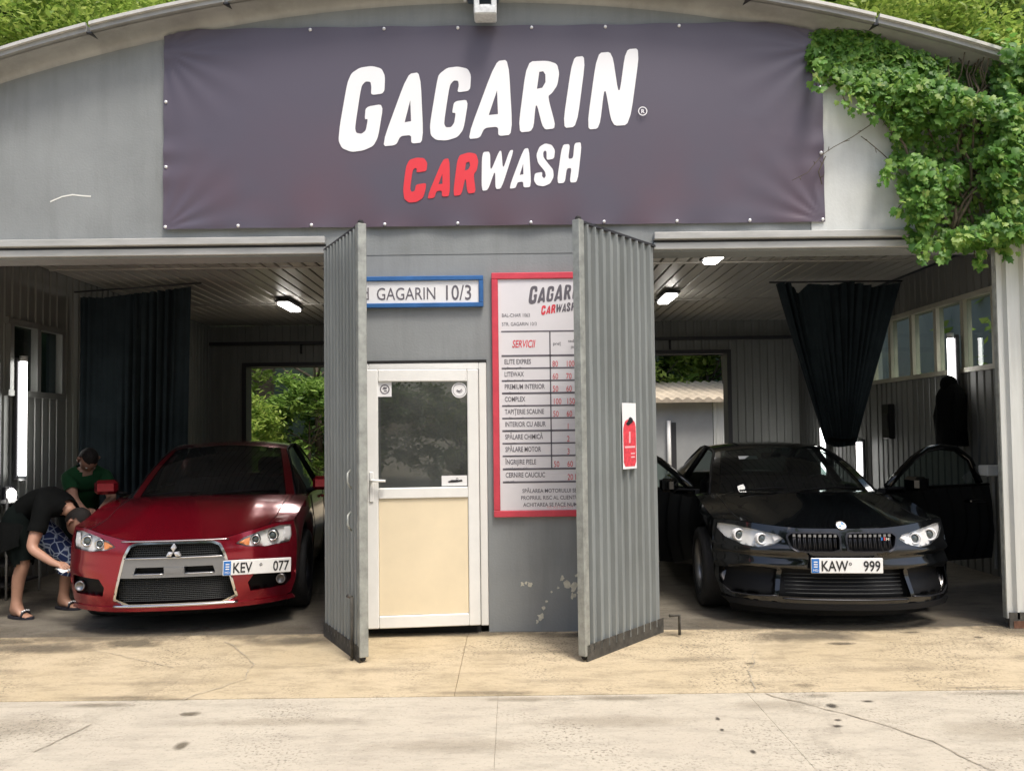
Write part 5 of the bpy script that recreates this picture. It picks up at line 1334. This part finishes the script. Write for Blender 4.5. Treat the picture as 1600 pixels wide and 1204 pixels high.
clothing(body, J, bo, lambda a, b, t, c: (a, b) == ('hpn', 'knn') and t < .98 or (a == 'pel' and b.startswith('hp')) or (a, b) == ('knn', 'cfn') and t < .05, .030, 'shorts', M['shorts_black'], pa, 2)
clothing(body, J, bo, lambda a, b, t, c: (a, b) == ('hpf', 'knf') or (a, b) == ('knf', 'cff') and t < .9, .030, 'patterned_leg', M['pattern'], pa, 3)
# loose hem of the shirt hanging in front of the near thigh
rows = []
for i in range(15):
    t = i/14; x = -.23+.36*t; rows.append([(x+.02*math.sin(t*9+v*3), -.215-.02*math.sin(t*14)-.03*v, .86-.08*t*(1-v)-(.34-.10*t)*v) for v in (0, .25, .5, .75, 1)])
mb = MB(); mb.grid(rows); mb.build('shirt_hem', M['tee_black'], pa)
hm = Matrix.Translation((.455, -.005, .035+.75)) @ Matrix.Rotation(R(78), 4, 'Z') @ Matrix.Rotation(R(52), 4, 'X')
head(pa, hm, M['skin_dark'], M['hair'])
for a in ('ann', 'anf'):
    A = Vector(J[a][0]); mb = MB(); d = Vector((.95, -.28, 0)).normalized(); s_ = Vector((-d.y, d.x, 0)); C_ = Vector((A.x, A.y, 0))+d*.055
    pl = []
    for k in range(24):
        t = 2*math.pi*k/24; pl.append(C_+d*(.135*math.cos(t))+s_*(.046*math.sin(t)*(1+.15*math.cos(t))))
    mb.add([(p.x, p.y, .002) for p in pl]+[(p.x, p.y, .022) for p in pl], [tuple(range(23, -1, -1)), tuple(range(24, 48))]+[(i, (i+1) % 24, 24+(i+1) % 24, 24+i) for i in range(24)])
    q = C_+d*.05; mb.tube([q-s_*.045+Vector((0, 0, .02)), q-s_*.03+Vector((0, 0, .055)), q+Vector((0, 0, .066)), q+s_*.03+Vector((0, 0, .055)), q+s_*.045+Vector((0, 0, .02))], .010, 6); mb.build('sandal', M['sandal'], pa)
    mb = MB()
    for k in range(4): mb.ball(q+s_*(-.03+.02*k)+Vector((0, 0, .066+.004*(k in (1, 2)))), .008)
    mb.build('sandal_trim', M['white'], pa)
cl = thing('wiping_cloth', 'small white wiping cloth held against the red car bumper', 'cloth', (-3.60, .37, .44))
rows = [[(-.05+.14*u/8, -.02+.03*math.sin(u+v), .01*math.sin(u*1.3)+.018*v/4-.012*u/8) for v in range(5)] for u in range(9)]
mb = MB(); mb.grid(rows); mb.build('cloth', M['white'], cl)
# person behind the wing mirror
pbn = thing('person', 'dark haired person in a green T-shirt leaning over behind the red wing mirror', 'person', (-4.22, 1.72, 0))
J = {}; bo = []
def j(n, co, r): J[n] = (tuple(Vector(co)-Vector((-4.22, 1.72, 0))), r)
j('pel', (-4.32, 1.84, .80), (.15, .12)); j('sp', (-4.24, 1.76, .93), (.14, .115)); j('ch', (-4.15, 1.68, 1.06), (.165, .12)); j('up', (-4.10, 1.62, 1.15), (.15, .095)); j('nk', (-4.085, 1.58, 1.21), .055); j('nk2', (-4.075, 1.56, 1.24), .055)
j('shn', (-4.22, 1.52, 1.11), .062); j('shf', (-3.97, 1.69, 1.12), .062); j('eln', (-4.06, 1.32, .92), .045); j('wrn', (-3.90, 1.20, .84), .029); j('elf', (-3.80, 1.50, .92), .045); j('wrf', (-3.76, 1.28, .87), .029)
j('hpn', (-4.38, 1.77, .76), .105); j('knn', (-4.22, 1.64, .45), .06); j('cfn', (-4.28, 1.72, .32), .056); j('ann', (-4.34, 1.80, .075), .034)
j('hpf', (-4.27, 1.93, .76), .105); j('knf', (-4.10, 1.84, .45), .06); j('cff', (-4.16, 1.92, .32), .056); j('anf', (-4.22, 2.0, .075), .034)
bo = [('pel', 'sp'), ('sp', 'ch'), ('ch', 'up'), ('up', 'nk'), ('nk', 'nk2'), ('up', 'shn'), ('shn', 'eln'), ('eln', 'wrn'), ('up', 'shf'), ('shf', 'elf'), ('elf', 'wrf'), ('pel', 'hpn'), ('hpn', 'knn'), ('knn', 'cfn'), ('cfn', 'ann'), ('pel', 'hpf'), ('hpf', 'knf'), ('knf', 'cff'), ('cff', 'anf')]
hand(J, bo, 'wrn', (.8, -.5, -.2), (.3, .3, -1), 1, 'hn'); hand(J, bo, 'wrf', (.25, -.95, -.2), (.6, .2, -.7), -1, 'hf')
foot(J, bo, 'ann', (.7, -.6), 'fn'); foot(J, bo, 'anf', (.7, -.6), 'ff')
body = skin_mesh(J, bo); body.materials.append(M['skin']); o = bpy.data.objects.new('body', body); COL.objects.link(o); o.parent = pbn
clothing(body, J, bo, lambda a, b, t, c: (a, b) in torso or (a == 'up' and b == 'nk' and t < .35) or (a in ('shn', 'shf') and b.startswith('el') and t < .6), .018, 'shirt', M['tee_green'], pbn, 4)
clothing(body, J, bo, lambda a, b, t, c: a == 'pel' and b.startswith('hp') or a in ('hpn', 'hpf', 'knn', 'knf', 'cfn', 'cff') and not (a.startswith('cf') and t > .8), .022, 'trousers', M['shorts_black'], pbn, 5)
hm = Matrix.Translation((.185, -.205, 1.285)) @ Matrix.Rotation(R(48), 4, 'Z') @ Matrix.Rotation(R(62), 4, 'X')
head(pbn, hm, M['skin_dark'], M['hair'])

# ------------------------------------------------------------------ shed behind, seen through the right bay
sh = thing('shed', 'grey rendered shed with an ochre corrugated roof edge behind the right bay', 'shed', (0, 0, 0))
mb = MB(); mb.box(.5, 5.15, 14.0, 18, 0, 2.30); mb.build('wall', M['shed'], sh)
mb = MB(); corr(mb, (5.16, 13.98), (1, 0), 3.0, 0, 2.28, pitch=.16, rib=.05, depth=.02); mb.build('ribbed_panel', M['gate_light'], sh)
mb = MB()
rows = []
for y, z in ((13.6, 2.30), (18.2, 3.0)):
    rows.append([(.2+8.2*i/180, y, z+.035*math.sin(i*1.1)) for i in range(181)])
mb.grid(rows, True); rows = [[(x, y, z-.10) for x, y, z in r] for r in rows]; mb.grid([[(.2+8.2*i/180, 13.6, 2.30+.035*math.sin(i*1.1)) for i in range(181)], [(.2+8.2*i/180, 13.62, 2.20) for i in range(181)]]); mb.build('roof', M['shed_roof'], sh)
mb = MB(); mb.tube([(4.0, 13.93, 0), (4.0, 13.93, 1.75)], .05); mb.build('downpipe', M['white_pvc'], sh)
mb = MB(); mb.box(4.08, 4.2, 13.985, 14.01, .5, 1.7); mb.build('dark_slot', M['steel_dark'], sh)

bw = thing('boundary_wall', 'pale concrete wall outside the right window strip', 'wall', (7.2, 8, 0))
for k in range(7):
    mb = MB(); mb.bbox(-.08, .08, -8+2.2*k, -5.81+2.2*k, 0, 4.6, .01); mb.build('panel', M['shed'], bw)
mb = MB(); mb.bbox(-.11, .11, -8.05, 7.5, 4.601, 4.67, .01); mb.build('coping', M['shed'], bw)

# ------------------------------------------------------------------ hillside and trees
rows = []
for jx in range(25):
    y = 17+jx*5; row = []
    for ix in range(41):
        x = -80+4*ix; row.append((x, y, -.1+max(0, (y-19))*.42+1.6*noise.noise((x*.05, y*.05, 0))*min(1, jx/3)))
    rows.append(row)
mb = MB(); mb.grid(rows); struct(mb.build('hillside', M['hill']))
def crown_mesh(name, n, rx, rz, leaf, nclump, mat, seed, zc, hang=False):
    rnd = random.Random(seed); mb = MB(); cl = []
    for _ in range(nclump):
        while True:
            p = Vector((rnd.uniform(-1, 1), rnd.uniform(-1, 1), rnd.uniform(-1, 1)))
            if .35 < p.length < 1: break
        k = 1+.28*noise.noise(p*1.7+Vector((seed, 0, 0))); cl.append((Vector((p.x*rx*k, p.y*rx*k, zc+p.z*rz*k)), rnd.uniform(.10, .26)*rx, rnd.random()))
    V = []; Fq = []
    for i in range(n):
        c, r, _ = cl[i % nclump]
        d = Vector((rnd.gauss(0, 1), rnd.gauss(0, 1), rnd.gauss(0, .62))); p = c+d*r*.55
        a = rnd.uniform(0, 6.283); t = rnd.uniform(-.9, .5); L = leaf*rnd.uniform(.6, 1.35); W_ = L*.42
        u = Vector((math.cos(a)*math.cos(t), math.sin(a)*math.cos(t), math.sin(t))); s_ = u.cross(Vector((rnd.gauss(0, .5), rnd.gauss(0, .5), 1))).normalized()
        o = len(V); V += [p-u*L*.5, p+s_*W_*.5+u*.05*L, p+u*L*.5, p-s_*W_*.5+u*.05*L]; Fq.append((o, o+1, o+2, o+3))
    mb.add(V, Fq); o = mb.build(name, mat); return o
def trunk_mb(h, r, seed, spread, nb=9):
    rnd = random.Random(seed); mb = MB(); P = []; x = y = 0
    for k in range(7):
        P.append((x, y, h*k/6)); x += rnd.uniform(-.25, .25)*h*.05; y += rnd.uniform(-.25, .25)*h*.05
    mb.tube(P, [r*(1-.8*k/6)*(1.35 if k == 0 else 1) for k in range(7)], 9)
    for b in range(nb):
        t = rnd.uniform(.35, .95); i = int(t*6); p = Vector(P[i]).lerp(Vector(P[min(6, i+1)]), t*6-i); a = rnd.uniform(0, 6.28); L = spread*rnd.uniform(.5, .95)
        q = p+Vector((math.cos(a)*L*.5, math.sin(a)*L*.5, L*.3)); e = p+Vector((math.cos(a)*L, math.sin(a)*L, L*.75)); mb.tube([p, q, e], [r*.35, r*.22, r*.06], 6)
    return mb
kinds = []
for nm, args in (('a', (60000, 3.3, 4.6, .19, 240, M['leaf_a'], 11, 8.6)), ('b', (64000, 3.4, 4.4, .17, 260, M['leaf_b'], 22, 8.8)), ('c', (60000, 3.0, 5.0, .17, 220, M['leaf_c'], 33, 8.4))):
    c = crown_mesh('crown', *args); t = trunk_mb(9.5, .26, ord(nm), 3.2, 14).build('trunk', M['bark']); kinds.append((c, t))
used = set()
def tree(k, x, y, z, s, rz, label, group='trees on the slope behind the building'):
    r = thing('tree', label, 'tree', (x, y, z), rz, group); r.scale = (s, s, s)
    for p in kinds[k]:
        q = p if (k, p.name) not in used else p.copy()
        if q is p: used.add((k, p.name))
        else: COL.objects.link(q)
        q.parent = r
TL = 'leafy tree on the wooded slope behind the roof'
tree(2, -15.8, 16.5, 0, 1.20, .3, 'dark green tree behind the roof at the far left corner of the picture')
tree(1, -11.6, 16.0, 0, 1.18, 1.3, 'bright yellow-green tree above the left roof edge, right of the dark one')
tree(1, -7.6, 18.0, .2, 1.22, 2.6, 'bright green tree rising behind the left half of the roof')
tree(0, 6.8, 17.5, .2, 1.20, .8, 'green tree behind the roof just right of its peak')
tree(1, 10.4, 15.8, 0, 1.15, 3.4, 'bright tree behind the right roof slope above the ivy')
tree(0, 14.2, 16.6, 0, 1.22, 4.4, 'green tree at the far right corner behind the ivy')
for i, (k, x, y, s) in enumerate([(0, -20, 20, 1.2), (1, -13.5, 22, 1.3), (2, -9.5, 23, 1.3), (0, -4.5, 22, 1.2), (1, 0, 23, 1.2), (2, 4, 23, 1.25), (1, 8.6, 22.5, 1.35), (2, 12.4, 22, 1.35), (1, 17, 20, 1.3), (0, 21, 23, 1.3), (2, -24, 24, 1.35), (1, -21, 27, 1.4), (1, 25, 21, 1.35), (0, 20, 17.5, 1.25), (1, -17, 25, 1.3), (0, 16, 27, 1.3)]):
    tree(k, x, y, max(0, (y-19)*.42), s, i*1.7, TL)
# low bushes seen through the back openings and the side window
bushes = []
for nm, args in (('a', (9000, 1.25, 1.1, .15, 60, M['leaf_a'], 44, 1.45)), ('b', (9000, 1.3, 1.2, .14, 60, M['leaf_b'], 55, 1.5))):
    c = crown_mesh('crown', *args); t = trunk_mb(1.5, .06, ord(nm)+5, 1.0, 8).build('trunk', M['bark']); kinds.append((c, t))
def bush(k, x, y, s, rz, label, z=0, group='bushes behind the building'):
    r = thing('bush', label, 'bush', (x, y, z), rz, group); r.scale = (s, s, s)
    for p in kinds[3+k]:
        q = p if (3+k, p.name) not in used else p.copy()
        if q is p: used.add((3+k, p.name))
        else: COL.objects.link(q)
        q.parent = r
BL = 'leafy bush in the thicket seen through the left bay back opening'
for i, (k, x, y, s) in enumerate([(0, -8.2, 14.5, 1.15), (1, -6.9, 13.5, 1.0), (0, -5.6, 15.5, 1.25), (0, -4.2, 17.0, 1.3), (1, -8.8, 17.5, 1.5), (0, -2.8, 15.0, 1.0)]): bush(k, x, y, s, i*1.1, BL)
BR_ = 'leafy bush rising above the shed roof, seen through the right bay'
for i, (k, x, y, s) in enumerate([(1, 4.6, 19.8, 1.7), (0, 6.6, 20.2, 1.9), (1, 8.6, 19.9, 1.7), (0, 2.6, 20.2, 1.6)]): bush(k, x, y, s, i*1.4+.3, BR_, 1.2)
BW = 'leafy bush above the pale wall outside the right window strip'
for i, (k, x, y, s) in enumerate([(1, 9.0, 6.5, 1.7), (1, 9.4, 9.0, 1.8), (1, 10.2, 12.0, 1.9), (1, 9.0, 3.6, 1.6)]): bush(k, x, y, s, i*.9, BW, .2)
# a leaning trunk and fence rail behind the left bay
t = thing('tree', 'slim dark tree trunk with bare limbs behind the left bay opening', 'tree', (-5.55, 16.2, 0))
mb = trunk_mb(6.5, .13, 77, 2.2, 10); mb.build('trunk', M['bark'], t)
cm = crown_mesh('crown', 3500, 1.9, 1.3, .16, 40, M['leaf_c'], 66, 5.9); cm.parent = t
# trees across the yard, met only as reflections in glass and paint
for i, (k, x, y, s) in enumerate([(2, -6, -21, .95), (0, -1, -23, 1.0), (2, 5, -22, .9), (0, 11, -23, 1.0), (2, -12, -22, 1.0)]):
    tree(k, x, y, -.05, s, i*2.1, 'leafy tree across the yard, showing only as a reflection in the door glass', 'trees across the yard')

for i, (k, x, y, s) in enumerate([(0, -9, -18, 1.3), (1, -6, -17.5, 1.2), (0, -3.4, -18, 1.3), (0, -.8, -17.6, 1.3), (1, 1.9, -18, 1.3), (0, 4.6, -17.8, 1.25), (0, 7.4, -18, 1.3), (1, 10.2, -18, 1.3)]):  # row of bushes added out of view to darken reflections in glass and paint
    bush(k, x, y, s, i*1.3, 'leafy bush across the yard, out of view, added to darken the door glass reflection', -.25, 'added bushes across the yard')

# ------------------------------------------------------------------ ivy over the right end of the gable
iv = thing('ivy', 'thick green ivy hanging over the right end of the roof and gable', 'ivy')
rnd = random.Random(5)
region = [(2.27, 4.54), (2.30, 4.22), (2.45, 4.12), (2.62, 4.05), (2.74, 3.92), (2.86, 3.82), (2.92, 3.60), (2.93, 3.30), (2.98, 3.02), (3.05, 2.86), (3.4, 2.83), (3.95, 2.84), (4.9, 2.9), (4.9, 4.1), (4.2, 4.20), (3.75, 4.28), (3.4, 4.25), (2.95, 4.40), (2.78, 4.50), (2.6, 4.56)]
def thick(x, z):
    k = max(0, min(1, (x-2.35)/1.0)); return .06+.42*k*(.75+.5*noise.noise((x*2.3, z*2.3, 4)))
shape = [(0, 0), (.30, -.10), (.48, .18), (.34, .34), (.42, .62), (.16, .66), (0, 1.0), (-.16, .66), (-.42, .62), (-.34, .34), (-.48, .18), (-.30, -.10)]
def leaf_verts(p, n, up, s, rnd):
    n = n.normalized(); u = (up-n*up.dot(n)).normalized(); r = u.cross(n)
    out = []
    for a, b in shape: out.append(p+r*(a*s)+u*(b*s)+n*(-.22*abs(a)*s-.10*(b*b)*s))
    out.append(p+u*.3*s+n*.02*s); return out
LF = [(i, (i+1) % 12, 12) for i in range(12)]
cand = []
def holes_noise(x, z): return noise.noise((x*2.9, z*2.9, 9.5))+.5*noise.noise((x*6.5, z*6.5, 2.5))
tries = 0
while len(cand) < 12500 and tries < 60000:
    tries += 1
    x = rnd.uniform(2.2, 4.9); z = rnd.uniform(2.75, 4.75)
    if not inside((x, z), region): continue
    if x > 3.95 and rnd.random() < .45: continue
    h = holes_noise(x, z); T = thick(x, z)
    lay = rnd.random()
    if h < -.26 and lay > .35: continue
    if z > roofz(x)-.45 and x < 3.6: T *= max(.38, (roofz(x)-.10-z)/.35)
    q = T*(lay**.55)*(1 if h > -.2 else .55)
    cand.append((x, -.02-q, z, lay))
# over the roof edge and hanging sprays
for _ in range(1700):
    x = 2.55+rnd.random()**.8*2.3; y = rnd.uniform(-.35, 1.5); z = roofz(x)+.07+rnd.random()*.16*(1+.9*noise.noise((x*3, y*3, 0)))*(1.0 if y > -.1 else .6)
    if x < 3.45: continue
    cand.append((x, y, z, 1.2))
strands = []
for x0, z0, dx, L in [(2.36, 4.35, -.04, .30), (2.5, 4.2, .05, .32), (2.62, 4.15, .10, .35), (2.75, 4.05, .12, .36), (3.0, 2.95, .02, .22), (3.2, 2.9, -.03, .16), (3.42, 2.88, .02, .20), (3.62, 2.88, 0, .14), (2.95, 3.35, -.08, .25), (2.9, 3.55, -.10, .2), (3.05, 2.92, -.04, .12)]:
    P = [Vector((x0+dx*t+.02*math.sin(t*9+x0*7), -.05-.16*math.sin(t*2)*(1 if x0 > 2.9 else .5), z0-L*t)) for t in [i/8 for i in range(9)]]; strands.append(P)
    for p in P:
        for _ in range(5): cand.append((p.x+rnd.gauss(0, .025), p.y-rnd.uniform(0, .06), p.z+rnd.gauss(0, .02), 1.0))
leaves = []
for x, y, z, lay in cand:
    s = rnd.choice((.028, .036, .043, .050, .058, .072))*rnd.uniform(.85, 1.1)*(1 if lay < 1.1 else .9)
    n = Vector((rnd.gauss(-.1, .55), -1+rnd.gauss(0, .45), .45+rnd.gauss(0, .45))) if lay < 1.1 else Vector((rnd.gauss(0, .6), rnd.gauss(-.4, .5), 1))
    up = Vector((rnd.gauss(0, .5), rnd.gauss(-.1, .3), -1+rnd.gauss(0, .35)))
    leaves.append((lay if lay <= 1 else .2, Vector((x, y, z)), n, up, s))
leaves.sort(key=lambda l: -(l[0]+l[4]*6+(-l[1].y)*.8))
front = [l for l in leaves if l[1].x < 3.9][:300]; ids = set(id(l) for l in front)
variants = []
for k in range(6):
    mb = MB(); mb.add(leaf_verts(Vector((0, 0, 0)), Vector((0, -1, 0)), Vector((0, 0, -1)), 1.0, rnd), LF, True); variants.append(mb)
vm = []
for k, (c) in enumerate([(.09, .23, .04), (.14, .32, .055), (.22, .42, .08), (.34, .49, .11), (.12, .28, .045), (.28, .38, .08)]):
    m = leafmat('ivy_leaf_tone', [c, tuple(v*1.1 for v in c)], .5, .5); o = variants[k].build('leaf', m); vm.append(o.data); bpy.data.objects.remove(o)
for i, (lay, p, n, up, s) in enumerate(front):
    o = bpy.data.objects.new('leaf', vm[i % 6]); COL.objects.link(o); o.parent = iv
    n = n.normalized(); u = (up-n*up.dot(n)).normalized(); r = u.cross(n)
    m3 = Matrix(((r.x, -n.x, -u.x), (r.y, -n.y, -u.y), (r.z, -n.z, -u.z))); o.matrix_world = Matrix.Translation(p) @ m3.to_4x4() @ Matrix.Scale(s, 4)
mb = MB(); my = MB()
for l in leaves:
    if id(l) in ids: continue
    lay, p, n, up, s = l; (my if (p.y > -.02 and p.z > roofz(p.x)+.02) else mb).add(leaf_verts(p, n, up, s, rnd), LF, True)
mb.build('foliage', M['ivy'], iv, 'stuff'); my.build('sunlit_foliage', M['ivy_sunlit'], iv, 'stuff')
mb = MB()
for P in strands: mb.tube(P, .004, 5)
for k in range(26):
    x = rnd.uniform(3.25, 4.7); P = [Vector((x, -.05, 2.9))]
    while P[-1].z < 4.3 and len(P) < 12: q = P[-1]; P.append(Vector((q.x+rnd.gauss(.0, .06), -.04-rnd.random()*.12, q.z+.14)))
    mb.tube(P, [.013-.0008*i for i in range(len(P))], 6)
mb.build('stem', M['stem'], iv, 'stuff')
for path in ([(2.92, 3.98), (2.75, 3.80), (2.60, 3.70), (2.45, 3.62), (2.36, 3.56), (2.24, 3.42), (2.12, 3.36)], [(2.95, 3.46), (2.82, 3.58), (2.72, 3.66), (2.66, 3.70)], [(2.40, 3.56), (2.34, 3.44), (2.36, 3.34)], [(2.95, 3.72), (2.85, 3.80), (2.80, 3.92)]):
    mb = MB(); P = [Vector((x, -.055-.01*i % 2, z)) for i, (x, z) in enumerate(path)]; mb.tube(P, [.0042-.0004*i for i in range(len(P))], 5)
    for a, b in zip(P, P[1:]):
        m = a.lerp(b, .5); mb.tube([m, m+Vector((rnd.uniform(-.05, .05), -.03, rnd.uniform(-.06, .04)))], .0025, 4)
    mb.build('bare_twig', M['stem'], iv)
